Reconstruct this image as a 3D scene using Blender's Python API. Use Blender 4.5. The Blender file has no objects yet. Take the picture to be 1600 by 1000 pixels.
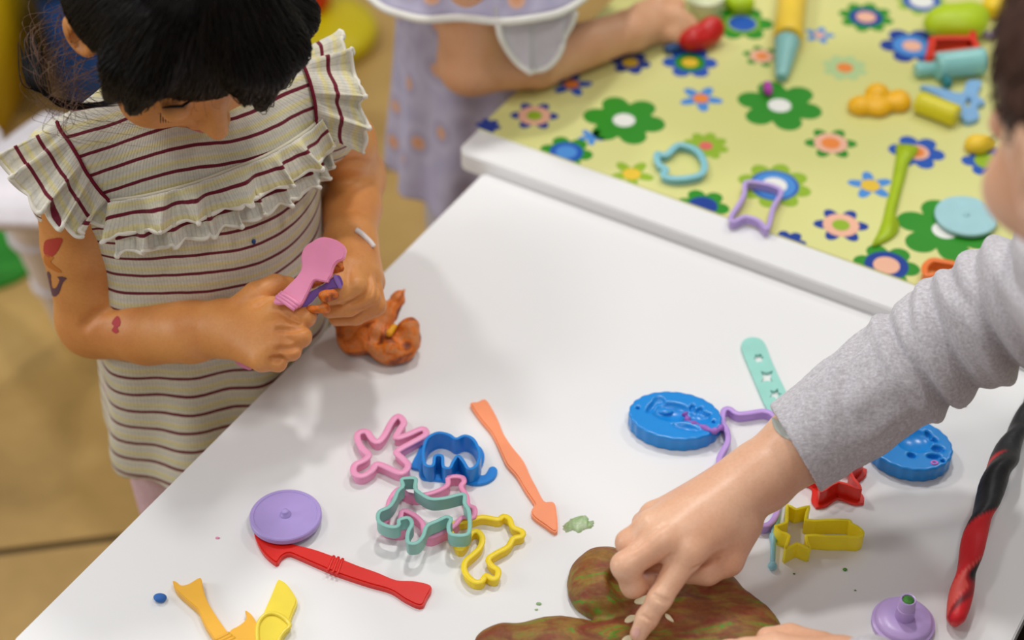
import bpy, bmesh, math, random
import numpy as np
from mathutils import Vector, Matrix
from mathutils.bvhtree import BVHTree

random.seed(7); RNG = np.random.default_rng(7)
SC = bpy.context.scene
COL = SC.collection

# ------------------------------------------------------------------ camera
PITCH = math.radians(42); FPX = 2800.0
CF = np.array([0, math.cos(PITCH), -math.sin(PITCH)])
CU = np.array([0, math.sin(PITCH), math.cos(PITCH)])
CR = np.array([1.0, 0, 0]); CO = np.array([0, 0, 1.5])
cam_d = bpy.data.cameras.new('camera'); cam = bpy.data.objects.new('camera', cam_d)
COL.objects.link(cam); SC.camera = cam
cam_d.sensor_width = 36; cam_d.lens = 36 * FPX / 1600
cam.location = CO; cam.rotation_euler = (math.pi / 2 - PITCH, 0, 0)
cam_d.clip_start = 0.05
cam_d.dof.use_dof = True; cam_d.dof.focus_distance = 1.30; cam_d.dof.aperture_fstop = 3.2

# ------------------------------------------------------------------ light and exposure
SC.view_settings.view_transform = 'Standard'; SC.view_settings.look = 'None'
SC.view_settings.gamma = 1; SC.view_settings.use_curve_mapping = False
SC.view_settings.exposure = -0.16
W = bpy.data.worlds.new('room_light'); SC.world = W; W.use_nodes = True
W.node_tree.nodes['Background'].inputs[0].default_value = (1.0, 0.985, 0.975, 1)
W.node_tree.nodes['Background'].inputs[1].default_value = 0.31
def lamp(name, loc, target, size, power, color):
    d = bpy.data.lights.new(name, 'AREA'); d.shape = 'DISK'; d.size = size; d.energy = power; d.color = color
    o = bpy.data.objects.new(name, d); COL.objects.link(o); o.location = loc
    o.rotation_euler = (Vector(target) - Vector(loc)).to_track_quat('-Z', 'Y').to_euler()
    return o
for _x, _y, _s, _p in ((.08, 1.80, .18, 15.5), (-1.2, 2.1, .26, 15), (1.2, 2.3, .28, 10), (-1.1, .6, .32, 8), (.55, .35, .35, 10), (-.1, -.5, .5, 4)):
    lamp('ceiling_lamp', (_x, _y, 2.6), (0, 1.15, 0.5), _s, _p, (1.0, 0.98, 0.955))

lamp('window_light', (-2.2, .9, 1.25), (-.2, 1.1, .55), .9, 13, (.94, .97, 1.0))

# ------------------------------------------------------------------ helpers: pixels to places in the room
def ray(x, y): return CF + (x - 800) / FPX * CR - (y - 500) / FPX * CU
def PZ(x, y, z):
    d = ray(x, y); return CO + d * ((z - CO[2]) / d[2])
def PD(x, y, Z): return CO + ray(x, y) * Z
TZ = 0.5; YZ = 0.514
CORNER = PZ(756, 269, TZ)
E1 = np.array([.8575, -.5145, 0]); E2 = np.array([.5145, .8575, 0])
def TB(a, b, z): return np.array([CORNER[0], CORNER[1], 0]) + E1 * a + E2 * b + np.array([0, 0, z])

# ------------------------------------------------------------------ helpers: objects
def link(name, me, m=None, parent=None, smooth=True):
    o = bpy.data.objects.new(name, me); COL.objects.link(o)
    if m is not None:
        for q in (m if isinstance(m, (list, tuple)) else [m]): me.materials.append(q)
    if smooth and len(me.polygons): me.polygons.foreach_set('use_smooth', [True] * len(me.polygons))
    if parent is not None:
        o.parent = parent
        o.matrix_parent_inverse = Matrix.Translation(-parent.location)
    return o
def tag(o, label, cat, group=None):
    o['label'] = label; o['category'] = cat
    if group: o['group'] = group
    return o
def thing(name, label, cat, loc=(0, 0, 0), group=None):
    o = bpy.data.objects.new(name, None); COL.objects.link(o); o.location = [float(v) for v in loc]
    o.empty_display_size = .02
    return tag(o, label, cat, group)
def struct(o): o['kind'] = 'structure'; return o
def stuff(o): o['kind'] = 'stuff'; return o
def pydata(verts, faces):
    me = bpy.data.meshes.new('m'); me.from_pydata([tuple(map(float, v)) for v in verts], [], faces); me.update(); return me
def npmesh(V, Q):
    me = bpy.data.meshes.new('m'); n = len(Q); k = Q.shape[1]
    me.vertices.add(len(V)); me.vertices.foreach_set('co', V.astype(np.float32).ravel())
    me.loops.add(n * k); me.loops.foreach_set('vertex_index', Q.astype(np.int32).ravel())
    me.polygons.add(n); me.polygons.foreach_set('loop_start', np.arange(0, n * k, k, dtype=np.int32))
    me.update(calc_edges=True); return me
def bm_mesh(bm):
    me = bpy.data.meshes.new('m'); bm.to_mesh(me); bm.free(); return me
def attr(me, name, vals):
    a = me.attributes.new(name, 'FLOAT', 'POINT'); a.data.foreach_set('value', np.asarray(vals, np.float32)); return a
def colattr(me, name, cols):
    a = me.attributes.new(name, 'FLOAT_COLOR', 'POINT'); c = np.ones((len(me.vertices), 4), np.float32); c[:, :3] = cols
    a.data.foreach_set('color', c.ravel()); return a
def shade_auto(o, ang=35):
    me = o.data; me.polygons.foreach_set('use_smooth', [True] * len(me.polygons))
    bm = bmesh.new(); bm.from_mesh(me)
    for e in bm.edges:
        if len(e.link_faces) == 2 and e.calc_face_angle(0) > math.radians(ang): e.smooth = False
    bm.to_mesh(me); bm.free(); return o

# ------------------------------------------------------------------ helpers: materials
def lin(h):
    h = h.lstrip('#'); c = [int(h[i:i + 2], 16) / 255 for i in (0, 2, 4)]
    return tuple(((v + .055) / 1.055) ** 2.4 if v > .04045 else v / 12.92 for v in c)
def newmat(name):
    m = bpy.data.materials.new(name); m.use_nodes = True; nt = m.node_tree
    return m, nt, nt.nodes['Principled BSDF']
def nd(nt, t, **kw):
    n = nt.nodes.new(t)
    for k, v in kw.items():
        if k in ('op',): n.operation = v
        elif hasattr(n, k) and k not in n.inputs: setattr(n, k, v)
        else: n.inputs[k].default_value = v
    return n
def ramp(nt, fac, stops, interp='LINEAR'):
    r = nt.nodes.new('ShaderNodeValToRGB'); r.color_ramp.interpolation = interp
    el = r.color_ramp.elements
    while len(el) < len(stops): el.new(.5)
    for e, (p, c) in zip(el, stops): e.position = p; e.color = (*c, 1) if len(c) == 3 else c
    nt.links.new(fac, r.inputs[0]); return r
def bump(nt, b, height, strength=.3, dist=.001):
    n = nd(nt, 'ShaderNodeBump', Strength=strength, Distance=dist)
    nt.links.new(height, n.inputs['Height']); nt.links.new(n.outputs[0], b.inputs['Normal']); return n
def objco(nt): return nt.nodes.new('ShaderNodeTexCoord').outputs['Object']
def noise(nt, scale, detail=3, co=None, rough=.5, dist=0):
    n = nd(nt, 'ShaderNodeTexNoise'); n.inputs['Scale'].default_value = scale; n.inputs['Detail'].default_value = detail
    n.inputs['Roughness'].default_value = rough; n.inputs['Distortion'].default_value = dist
    nt.links.new(co if co is not None else objco(nt), n.inputs['Vector']); return n
_mc = {}
def plastic(hexc, rough=.38, trans=0.0, sss=.08, spec=.5):
    key = (hexc, rough, trans, sss)
    if key in _mc: return _mc[key]
    m, nt, b = newmat('plastic_' + hexc.strip('#'))
    c = lin(hexc)
    n = noise(nt, 60, 3)
    r = ramp(nt, n.outputs[0], [(.3, tuple(v * .93 for v in c)), (.7, c)])
    nt.links.new(r.outputs[0], b.inputs['Base Color'])
    b.inputs['Roughness'].default_value = rough; b.inputs['Specular IOR Level'].default_value = spec
    if sss:
        b.inputs['Subsurface Weight'].default_value = sss; b.inputs['Subsurface Radius'].default_value = (.004, .004, .004)
        b.inputs['Subsurface Scale'].default_value = 1
    b.inputs['Transmission Weight'].default_value = trans
    bump(nt, b, noise(nt, 900, 2).outputs[0], .05, .0004)
    _mc[key] = m; return m
def dough(name, stops, scale=30, dist=2.0, rough=.62, stretch=(1, 1, 1)):
    m, nt, b = newmat(name)
    mp = nt.nodes.new('ShaderNodeMapping'); mp.inputs['Scale'].default_value = stretch
    nt.links.new(objco(nt), mp.inputs[0])
    n = noise(nt, scale, 3, mp.outputs[0], .55, dist)
    r = ramp(nt, n.outputs[0], [(p, lin(h)) for p, h in stops])
    fine = noise(nt, 400, 4)
    mx = nd(nt, 'ShaderNodeMixRGB', blend_type='MULTIPLY'); mx.inputs[0].default_value = .45
    r2 = ramp(nt, fine.outputs[0], [(.3, (.6, .6, .6)), (.65, (1, 1, 1))])
    nt.links.new(r.outputs[0], mx.inputs[1]); nt.links.new(r2.outputs[0], mx.inputs[2])
    nt.links.new(mx.outputs[0], b.inputs['Base Color'])
    b.inputs['Roughness'].default_value = rough
    b.inputs['Subsurface Weight'].default_value = .05; b.inputs['Subsurface Radius'].default_value = (.003, .002, .001)
    bump(nt, b, fine.outputs[0], .35, .0008)
    return m
def skin_mat(name, base, red, sss=.18, rough=.48):
    m, nt, b = newmat(name)
    n = noise(nt, 28, 4)
    r = ramp(nt, n.outputs[0], [(.35, lin(base)), (.75, lin(red))])
    fine = noise(nt, 420, 3)
    mx = nd(nt, 'ShaderNodeMixRGB', blend_type='MULTIPLY'); mx.inputs[0].default_value = .25
    r2 = ramp(nt, fine.outputs[0], [(.3, (.75, .7, .68)), (.6, (1, 1, 1))])
    nt.links.new(r.outputs[0], mx.inputs[1]); nt.links.new(r2.outputs[0], mx.inputs[2])
    nt.links.new(mx.outputs[0], b.inputs['Base Color'])
    b.inputs['Roughness'].default_value = rough
    b.inputs['Subsurface Weight'].default_value = sss; b.inputs['Subsurface Radius'].default_value = (.006, .0025, .0015)
    b.inputs['Subsurface Scale'].default_value = 1
    bump(nt, b, noise(nt, 700, 3).outputs[0], .16, .0006)
    return m

# ------------------------------------------------------------------ helpers: meshes
def catmull(pts, n=6, closed=True):
    P = np.array(pts, float); N = len(P); out = []
    rng = range(N) if closed else range(N - 1)
    for i in rng:
        if closed: p0, p1, p2, p3 = P[i - 1], P[i], P[(i + 1) % N], P[(i + 2) % N]
        else: p0, p1, p2, p3 = P[max(i - 1, 0)], P[i], P[i + 1], P[min(i + 2, N - 1)]
        for k in range(n):
            t = k / n
            out.append(.5 * ((2 * p1) + (-p0 + p2) * t + (2 * p0 - 5 * p1 + 4 * p2 - p3) * t * t + (-p0 + 3 * p1 - 3 * p2 + p3) * t ** 3))
    if not closed: out.append(P[-1])
    return np.array(out)
def resample(P, n, closed=True):
    Q = np.vstack([P, P[:1]]) if closed else P
    s = np.r_[0, np.cumsum(np.linalg.norm(np.diff(Q, axis=0), axis=1))]
    t = np.linspace(0, s[-1], n + 1)[:-1] if closed else np.linspace(0, s[-1], n)
    return np.stack([np.interp(t, s, Q[:, k]) for k in range(Q.shape[1])], 1)
def ccw(P):
    x, y = P[:, 0], P[:, 1]
    return P if np.sum(x * np.roll(y, -1) - np.roll(x, -1) * y) > 0 else P[::-1]
def crop_px(pts, ox, oy, s): return [(ox + x / s, oy + y / s) for x, y in pts]
def plane_pts(px, z): return np.array([PZ(x, y, z)[:2] for x, y in px])
def plate(out2, z0, z1, bev=.0008, holes=()):
    bm = bmesh.new(); loops = [ccw(np.asarray(out2))] + [np.asarray(h) for h in holes]; es = []
    for L in loops:
        vs = [bm.verts.new((p[0], p[1], z0)) for p in L]
        for i in range(len(vs)): es.append(bm.edges.new((vs[i - 1], vs[i])))
    if holes: bmesh.ops.triangle_fill(bm, use_beauty=True, use_dissolve=False, edges=es)
    else: bm.faces.new(bm.verts[:])
    r = bmesh.ops.extrude_face_region(bm, geom=bm.faces[:])
    top = [v for v in r['geom'] if isinstance(v, bmesh.types.BMVert)]
    for v in top: v.co.z = z1
    bmesh.ops.recalc_face_normals(bm, faces=bm.faces[:])
    if bev:
        ed = [e for e in bm.edges if all(abs(v.co.z - z1) < 1e-7 for v in e.verts) and len(e.link_faces) == 2 and e.calc_face_angle(0) > .5]
        bmesh.ops.bevel(bm, geom=ed, offset=bev, segments=2, affect='EDGES', clamp_overlap=True)
    return bm_mesh(bm)
def sweep_ring(P2, profile):
    """closed path P2 (x,y), closed profile of (outward offset, z)"""
    P = ccw(P2); T = np.roll(P, -1, 0) - np.roll(P, 1, 0); T /= np.linalg.norm(T, axis=1)[:, None] + 1e-12
    Nn = np.stack([T[:, 1], -T[:, 0]], 1); n = len(P); k = len(profile)
    V = np.zeros((n, k, 3))
    for j, (o, z) in enumerate(profile): V[:, j, :2] = P + Nn * o; V[:, j, 2] = z
    i = np.arange(n)[:, None]; j = np.arange(k)[None, :]
    Q = np.stack([i * k + j, ((i + 1) % n) * k + j, ((i + 1) % n) * k + (j + 1) % k, i * k + (j + 1) % k], -1).reshape(-1, 4)
    return npmesh(V.reshape(-1, 3), Q[:, ::-1])
def rect_prof(o0, o1, z0, z1, b=.0005):
    return [(o0 + b, z0), (o1 - b, z0), (o1, z0 + b), (o1, z1 - b), (o1 - b, z1), (o0 + b, z1), (o0, z1 - b), (o0, z0 + b)]
def tube(P, R, sides=12, cap=True, closed=False, squash=None):
    P = np.array(P, float); n = len(P); R = np.broadcast_to(R, (n,)).astype(float)
    T = np.gradient(P, axis=0) if not closed else np.roll(P, -1, 0) - np.roll(P, 1, 0)
    T /= np.linalg.norm(T, axis=1)[:, None] + 1e-12
    u = np.cross(T[0], [0, 0, 1.0]);
    if np.linalg.norm(u) < 1e-3: u = np.cross(T[0], [1.0, 0, 0])
    V = []
    for i in range(n):
        u = u - T[i] * np.dot(u, T[i]); u /= np.linalg.norm(u) + 1e-12; w = np.cross(T[i], u)
        for k in range(sides):
            a = 2 * math.pi * k / sides; V.append(P[i] + (u * math.cos(a) + w * math.sin(a)) * R[i])
    F = []
    m = n if closed else n - 1
    for i in range(m):
        for k in range(sides):
            F.append((i * sides + k, i * sides + (k + 1) % sides, ((i + 1) % n) * sides + (k + 1) % sides, ((i + 1) % n) * sides + k))
    if cap and not closed:
        F.append(tuple(range(sides))[::-1]); F.append(tuple((n - 1) * sides + k for k in range(sides)))
    return V, F
def lathe(prof, segs=48, M=None):
    V = []; F = []; n = len(prof)
    for r, z in prof:
        for k in range(segs):
            a = 2 * math.pi * k / segs; V.append(Vector((r * math.cos(a), r * math.sin(a), z)))
    for i in range(n - 1):
        for k in range(segs): F.append((i * segs + k, i * segs + (k + 1) % segs, (i + 1) * segs + (k + 1) % segs, (i + 1) * segs + k))
    F.append(tuple(range(segs))[::-1]); F.append(tuple((n - 1) * segs + k for k in range(segs)))
    if M is not None: V = [M @ v for v in V]
    return pydata(V, F)
def box_bm(bm, a0, a1, b0, b1, z0, z1, frame=TB):
    vs = [bm.verts.new(tuple(frame(a, b, z))) for z in (z0, z1) for a, b in ((a0, b0), (a1, b0), (a1, b1), (a0, b1))]
    for f in ((3, 2, 1, 0), (4, 5, 6, 7), (0, 1, 5, 4), (1, 2, 6, 5), (2, 3, 7, 6), (3, 0, 4, 7)): bm.faces.new([vs[i] for i in f])
def box_mesh(a0, a1, b0, b1, z0, z1, frame=TB, bev=.002, seg=3):
    bm = bmesh.new(); box_bm(bm, a0, a1, b0, b1, z0, z1, frame)
    bmesh.ops.recalc_face_normals(bm, faces=bm.faces[:])
    if bev: bmesh.ops.bevel(bm, geom=bm.edges[:], offset=bev, segments=seg, affect='EDGES')
    return bm_mesh(bm)
XYZ = lambda a, b, z: np.array([a, b, z])

# ------------------------------------------------------------------ helpers: soft bodies from distance fields
def axis(lo, hi, flo=None, fhi=None, hf=.0014, hc=.004):
    if flo is None: return np.linspace(lo, hi, int((hi - lo) / hc) + 2)
    parts = []
    if flo > lo: parts.append(np.linspace(lo, flo, max(2, int((flo - lo) / hc) + 1))[:-1])
    parts.append(np.linspace(flo, fhi, int((fhi - flo) / hf) + 2))
    if fhi < hi: parts.append(np.linspace(fhi, hi, max(2, int((hi - fhi) / hc) + 1))[1:])
    return np.concatenate(parts)
class Field:
    def __init__(s, ax, ay, az):
        s.ax = [np.asarray(a, np.float32) for a in (ax, ay, az)]
        s.F = np.full([len(a) for a in s.ax], 1.0, np.float32)
    def block(s, lo, hi):
        sl = []
        for a, l, h in zip(s.ax, lo, hi):
            i0 = max(0, np.searchsorted(a, l) - 1); i1 = min(len(a), np.searchsorted(a, h) + 1)
            if i1 - i0 < 2: return None, None
            sl.append(slice(i0, i1))
        g = np.meshgrid(*[a[q] for a, q in zip(s.ax, sl)], indexing='ij', sparse=True)
        return tuple(sl), g
    def add(s, fn, lo, hi, k=.004, m=.012, sub=False):
        sl, g = s.block(np.array(lo) - m - k, np.array(hi) + m + k)
        if sl is None: return
        d = fn(*g).astype(np.float32); a = s.F[sl]
        if sub:
            d = -d; h = np.clip(.5 - .5 * (a - d) / k, 0, 1); s.F[sl] = a + (d - a) * h + k * h * (1 - h); return
        h = np.clip(.5 + .5 * (a - d) / k, 0, 1); s.F[sl] = a + (d - a) * h - k * h * (1 - h)
    def cone(s, a, b, ra, rb, k=.004, sub=False):
        a = np.array(a, float); b = np.array(b, float); ab = b - a; L = ab @ ab + 1e-12; r = max(ra, rb)
        def fn(X, Y, Z):
            t = np.clip(((X - a[0]) * ab[0] + (Y - a[1]) * ab[1] + (Z - a[2]) * ab[2]) / L, 0, 1)
            return np.sqrt((X - a[0] - t * ab[0]) ** 2 + (Y - a[1] - t * ab[1]) ** 2 + (Z - a[2] - t * ab[2]) ** 2) - (ra + (rb - ra) * t)
        s.add(fn, np.minimum(a, b) - r, np.maximum(a, b) + r, k, sub=sub)
    def chain(s, P, R, k=.004, kt=.004):
        for i in range(len(P) - 1): s.cone(P[i], P[i + 1], R[i], R[i + 1], k if i == 0 else min(k, kt))
    def ell(s, c, r, M=None, k=.006, sub=False):
        c = np.array(c, float); r = np.array(r, float); M = np.eye(3) if M is None else np.array(M); R = r.max()
        def fn(X, Y, Z):
            q = [(X - c[0]) * M[i][0] + (Y - c[1]) * M[i][1] + (Z - c[2]) * M[i][2] for i in range(3)]
            k0 = np.sqrt(sum((q[i] / r[i]) ** 2 for i in range(3))); k1 = np.sqrt(sum((q[i] / r[i] ** 2) ** 2 for i in range(3))) + 1e-9
            return k0 * (k0 - 1) / k1
        s.add(fn, c - R, c + R, k, sub=sub)
    def warp(s, fn, band=.02):
        idx = np.nonzero(np.abs(s.F) < band)
        s.F[idx] += fn(s.ax[0][idx[0]], s.ax[1][idx[1]], s.ax[2][idx[2]]).astype(np.float32)
    def mesh(s):
        F = s.F; S = F < 0
        c = np.zeros([n - 1 for n in F.shape], np.uint8)
        for dx in (0, 1):
            for dy in (0, 1):
                for dz in (0, 1): c += S[dx:F.shape[0] - 1 + dx, dy:F.shape[1] - 1 + dy, dz:F.shape[2] - 1 + dz]
        act = (c > 0) & (c < 8); I = np.argwhere(act); n = len(I)
        cid = np.full(act.shape, -1, np.int32); cid[act] = np.arange(n)
        cor = [(x, y, z) for x in (0, 1) for y in (0, 1) for z in (0, 1)]
        val = [F[I[:, 0] + a, I[:, 1] + b, I[:, 2] + d] for a, b, d in cor]
        acc = np.zeros((n, 3)); cnt = np.zeros(n)
        for p in range(8):
            for q in range(p + 1, 8):
                if sum(abs(cor[p][k] - cor[q][k]) for k in range(3)) != 1: continue
                m = (val[p] < 0) != (val[q] < 0)
                v0, v1 = val[p][m], val[q][m]; t = v0 / (v0 - v1); J = I[m]
                for k in range(3):
                    c0 = s.ax[k][J[:, k] + cor[p][k]]; c1 = s.ax[k][J[:, k] + cor[q][k]]
                    acc[m, k] += c0 + (c1 - c0) * t
                cnt[m] += 1
        V = acc / cnt[:, None]; Q = []
        for a in range(3):
            b, d = (a + 1) % 3, (a + 2) % 3
            s0 = [slice(None)] * 3; s1 = [slice(None)] * 3; s0[a] = slice(0, -1); s1[a] = slice(1, None)
            for k in (b, d): s0[k] = slice(1, -1); s1[k] = slice(1, -1)
            A, B = S[tuple(s0)], S[tuple(s1)]; E = np.argwhere(A != B); sg = A[A != B]
            E[:, b] += 1; E[:, d] += 1
            def cell(db, dd):
                J = E.copy(); J[:, b] += db; J[:, d] += dd; return cid[J[:, 0], J[:, 1], J[:, 2]]
            q = np.stack([cell(-1, -1), cell(0, -1), cell(0, 0), cell(-1, 0)], 1); q[~sg] = q[~sg][:, ::-1]; Q.append(q)
        Q = np.vstack(Q); Q = Q[(Q >= 0).all(1)]
        return V, Q
def wob(P, freq, seed, octaves=2):
    r = np.random.default_rng(seed); out = 0; amp = 1
    for o in range(octaves):
        for _ in range(4):
            k = r.normal(size=3); k = k / np.linalg.norm(k) * freq * (2 ** o)
            out = out + amp * np.sin(P[0] * k[0] + P[1] * k[1] + P[2] * k[2] + r.uniform(0, 6.28)) / 4
        amp *= .5
    return out
def bvh_of(V, Q): return BVHTree.FromPolygons([tuple(v) for v in V.tolist()], Q.tolist())
def hit(bvh, x, y):
    d = Vector(ray(x, y)).normalized(); loc, nor, i, dist = bvh.ray_cast(Vector(CO), d)
    return (np.array(loc), np.array(nor)) if loc is not None else (None, None)
def in_poly(px, x, y):
    c = False; n = len(px); j = n - 1
    for i in range(n):
        if (px[i][1] > y) != (px[j][1] > y) and x < (px[j][0] - px[i][0]) * (y - px[i][1]) / (px[j][1] - px[i][1]) + px[i][0]: c = not c
        j = i
    return c
def carve(V, bv, pts, w, dep, n=24):
    P = resample(catmull(pts, 6, False), n, False)
    for x, y in P:
        p, nn = hit(bv, x, y)
        if p is None: continue
        d = V - p; q = np.exp(-(np.sum(d * d, 1)) / w ** 2); V[:] -= nn * (q * dep * .45)[:, None]
def decal(name, px, bvh, m, parent, step=.8, off=.0004):
    px = catmull(px, 5); x0, y0 = px.min(0); x1, y1 = px.max(0); V = []; F = []; ids = {}
    def vid(i, j):
        if (i, j) not in ids:
            p, nn = hit(bvh, x0 + i * step, y0 + j * step)
            if p is None: ids[(i, j)] = None
            else: ids[(i, j)] = len(V); V.append(p + nn * off)
        return ids[(i, j)]
    for i in range(int((x1 - x0) / step) + 1):
        for j in range(int((y1 - y0) / step) + 1):
            if in_poly(px, x0 + (i + .5) * step, y0 + (j + .5) * step):
                q = [vid(i, j), vid(i, j + 1), vid(i + 1, j + 1), vid(i + 1, j)]
                if None not in q: F.append(q)
    return link(name, pydata(V, F), m, parent)

#@@SETTING
# ================================================================== THE SETTING
def floor_mat():
    m, nt, b = newmat('vinyl_floor')
    n = noise(nt, 3.0, 5, None, .6); n2 = noise(nt, 14, 4)
    r = ramp(nt, n.outputs[0], [(.3, lin('#A68448')), (.55, lin('#BE9A58')), (.75, lin('#CAAA6C'))])
    mx = nd(nt, 'ShaderNodeMixRGB', blend_type='MULTIPLY'); mx.inputs[0].default_value = .4
    r2 = ramp(nt, n2.outputs[0], [(.3, (.7, .68, .62)), (.65, (1, 1, 1))])
    nt.links.new(r.outputs[0], mx.inputs[1]); nt.links.new(r2.outputs[0], mx.inputs[2]); nt.links.new(mx.outputs[0], b.inputs['Base Color'])
    b.inputs['Roughness'].default_value = .45
    return m
FM = floor_mat(); mj, _, bj = newmat('floor_joint'); bj.inputs['Base Color'].default_value = (*lin('#5A4522'), 1); bj.inputs['Roughness'].default_value = .8
bm = bmesh.new(); box_bm(bm, -2.2, 2.2, -1.2, 3.4, -.05, -.004, XYZ)
floor = struct(link('floor', bm_mesh(bm), mj, smooth=False))
# floor tiles: joints run along the photograph's seam at the lower left
J0 = PZ(0, 862, 0); J1 = PZ(160, 842, 0); jd = (J1 - J0); jd /= np.linalg.norm(jd); jn = np.array([-jd[1], jd[0], 0])
FR = lambda a, b, z: J0 + jd * a + jn * b + np.array([0, 0, z])
tw, tl, gp = .62, 1.24, .010
tile_me = box_mesh(0, tl - gp, 0, tw - gp, -.004, 0, lambda a, b, z: jd * a + jn * b + np.array([0, 0, z]), .0015, 1)
tile_me.materials.append(FM)
for i in range(-3, 6):
    for j in range(-2, 2):
        o = bpy.data.objects.new('tile', tile_me); COL.objects.link(o)
        p = FR(j * tl + .4 + (i % 2) * tl / 2, (i) * tw + gp / 2, 0); o.location = p; o.parent = floor

# ------------------------------------------------------------------ white table in front
def gloss_white(name, c, rough):
    m, nt, b = newmat(name); n = noise(nt, 5, 3)
    r = ramp(nt, n.outputs[0], [(.3, tuple(v * .97 for v in lin(c))), (.7, lin(c))]); nt.links.new(r.outputs[0], b.inputs['Base Color'])
    b.inputs['Roughness'].default_value = rough; bump(nt, b, noise(nt, 260, 2).outputs[0], .03, .0005); return m
WHITE = gloss_white('white_laminate', '#E6E6E6', .42); EDGE = gloss_white('edge_band', '#DCD8D4', .5)
def rounded_slab(a0, a1, b0, b1, z0, z1, rad=.006):
    pts = []
    for (ca, cb, s) in ((a1 - rad, b1 - rad, 0), (a0 + rad, b1 - rad, 1), (a0 + rad, b0 + rad, 2), (a1 - rad, b0 + rad, 3)):
        for k in range(7):
            t = (s + k / 6) * math.pi / 2; pts.append(TB(ca + rad * math.cos(t), cb + rad * math.sin(t), 0)[:2])
    return plate(np.array(pts), z0, z1, .0012)
t = thing('craft_table', 'low white laminate craft table covered with dough toys in front', 'table', TB(.3, -.31, 0))
shade_auto(link('tabletop', rounded_slab(0, .597, -.627, 0, TZ - .018, TZ), WHITE, t))
for a in (.05, .54):
    for b in (-.58, -.045): link('leg', box_mesh(a - .02, a + .02, b - .02, b + .02, 0, TZ - .018), EDGE, t, False)
link('apron', box_mesh(.06, .53, -.056, -.036, TZ - .07, TZ - .018), EDGE, t, False)
link('apron', box_mesh(.06, .53, -.588, -.568, TZ - .07, TZ - .018), EDGE, t, False)

# ------------------------------------------------------------------ flowered table behind
t = thing('flowered_table', 'white table with a yellow flower-printed cover behind the plain white one', 'table', TB(.5, .3, 0))
YA0, YA1, YB1 = -.030, 1.02, .72
shade_auto(link('tabletop', rounded_slab(YA0, YA1, .0004, YB1, YZ - .020, YZ - .0012, .012), WHITE, t))
for a in (.03, .96):
    for b in (.06, .66): link('leg', box_mesh(a - .02, a + .02, b - .02, b + .02, 0, YZ - .02), EDGE, t, False)
def cover_mat():
    m, nt, b = newmat('yellow_cover'); n = noise(nt, 4, 3)
    r = ramp(nt, n.outputs[0], [(.3, lin('#D3D182')), (.7, lin('#DCDB94'))]); nt.links.new(r.outputs[0], b.inputs['Base Color'])
    b.inputs['Roughness'].default_value = .33; return m
RB = .039
pts = [TB(a, b, 0)[:2] for a, b in ((YA0, RB), (YA1 - .003, RB), (YA1 - .003, YB1 - .003), (YA0, YB1 - .003))]
cover = link('table_cover', plate(np.array(pts), YZ - .0012, YZ, .0003), cover_mat(), t, False)
def prm(h, rough=.35):
    k = ('print', h)
    if k not in _mc:
        m, nt, b = newmat('print_' + h.strip('#')); c = lin(h); n = noise(nt, 20, 2)
        r = ramp(nt, n.outputs[0], [(.3, tuple(v * .94 for v in c)), (.7, c)]); nt.links.new(r.outputs[0], b.inputs['Base Color'])
        b.inputs['Roughness'].default_value = rough; _mc[k] = m
    return _mc[k]
GR, LG, NV, BL, LB, PK, OR, WH, YE, PG = '#2C8E1E', '#93B62A', '#123C94', '#1E56B4', '#4C8FD6', '#EFB79A', '#EE8A3C', '#EDEDE6', '#E8C23A', '#B4CF92'
def flower(px, py, rpx, kind, layers, rot=0.0):
    """layers: (relative radius, colour); the first one has petals"""
    c = PZ(px, py, YZ); da = c - TB(0, 0, YZ); ca, cb = da @ E1, da @ E2
    R = rpx * np.dot(c - CO, CF) / FPX
    V = []; F = []; mats = []; mi = []
    for li, (rr, col) in enumerate(layers):
        n = 72 if li == 0 else 28; z = YZ + .00012 * (li + 1); base = len(V)
        mats.append(prm(col)); V.append(TB(ca, max(cb, RB + .0005), z))
        for k in range(n):
            th = 2 * math.pi * k / n
            r = R * rr
            if li == 0:
                u = abs(math.cos(3 * (th - rot)))
                if kind == 'round': r *= .56 + .44 * u ** .55
                elif kind == 'star': r *= .42 + .58 * u ** 1.6
                elif kind == 'dot': r *= .60 + .40 * max(0, u - .25) / .75 if u > .25 else .60
                elif kind == 'five': u = abs(math.cos(2.5 * (th - rot))); r *= .40 + .60 * u ** 1.5
                elif kind == 'eight': u = abs(math.cos(4 * (th - rot))); r *= .66 + .34 * u ** .7
            V.append(TB(ca + r * math.cos(th), max(cb + r * math.sin(th), RB + .0005), z))
        for k in range(n): F.append((base, base + 1 + k, base + 1 + (k + 1) % n)); mi.append(li)
    me = pydata(V, F); o = link('printed_flower', me, mats, cover, False)
    me.polygons.foreach_set('material_index', mi)
BIG = [(1, GR), (.27, WH)]
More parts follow.
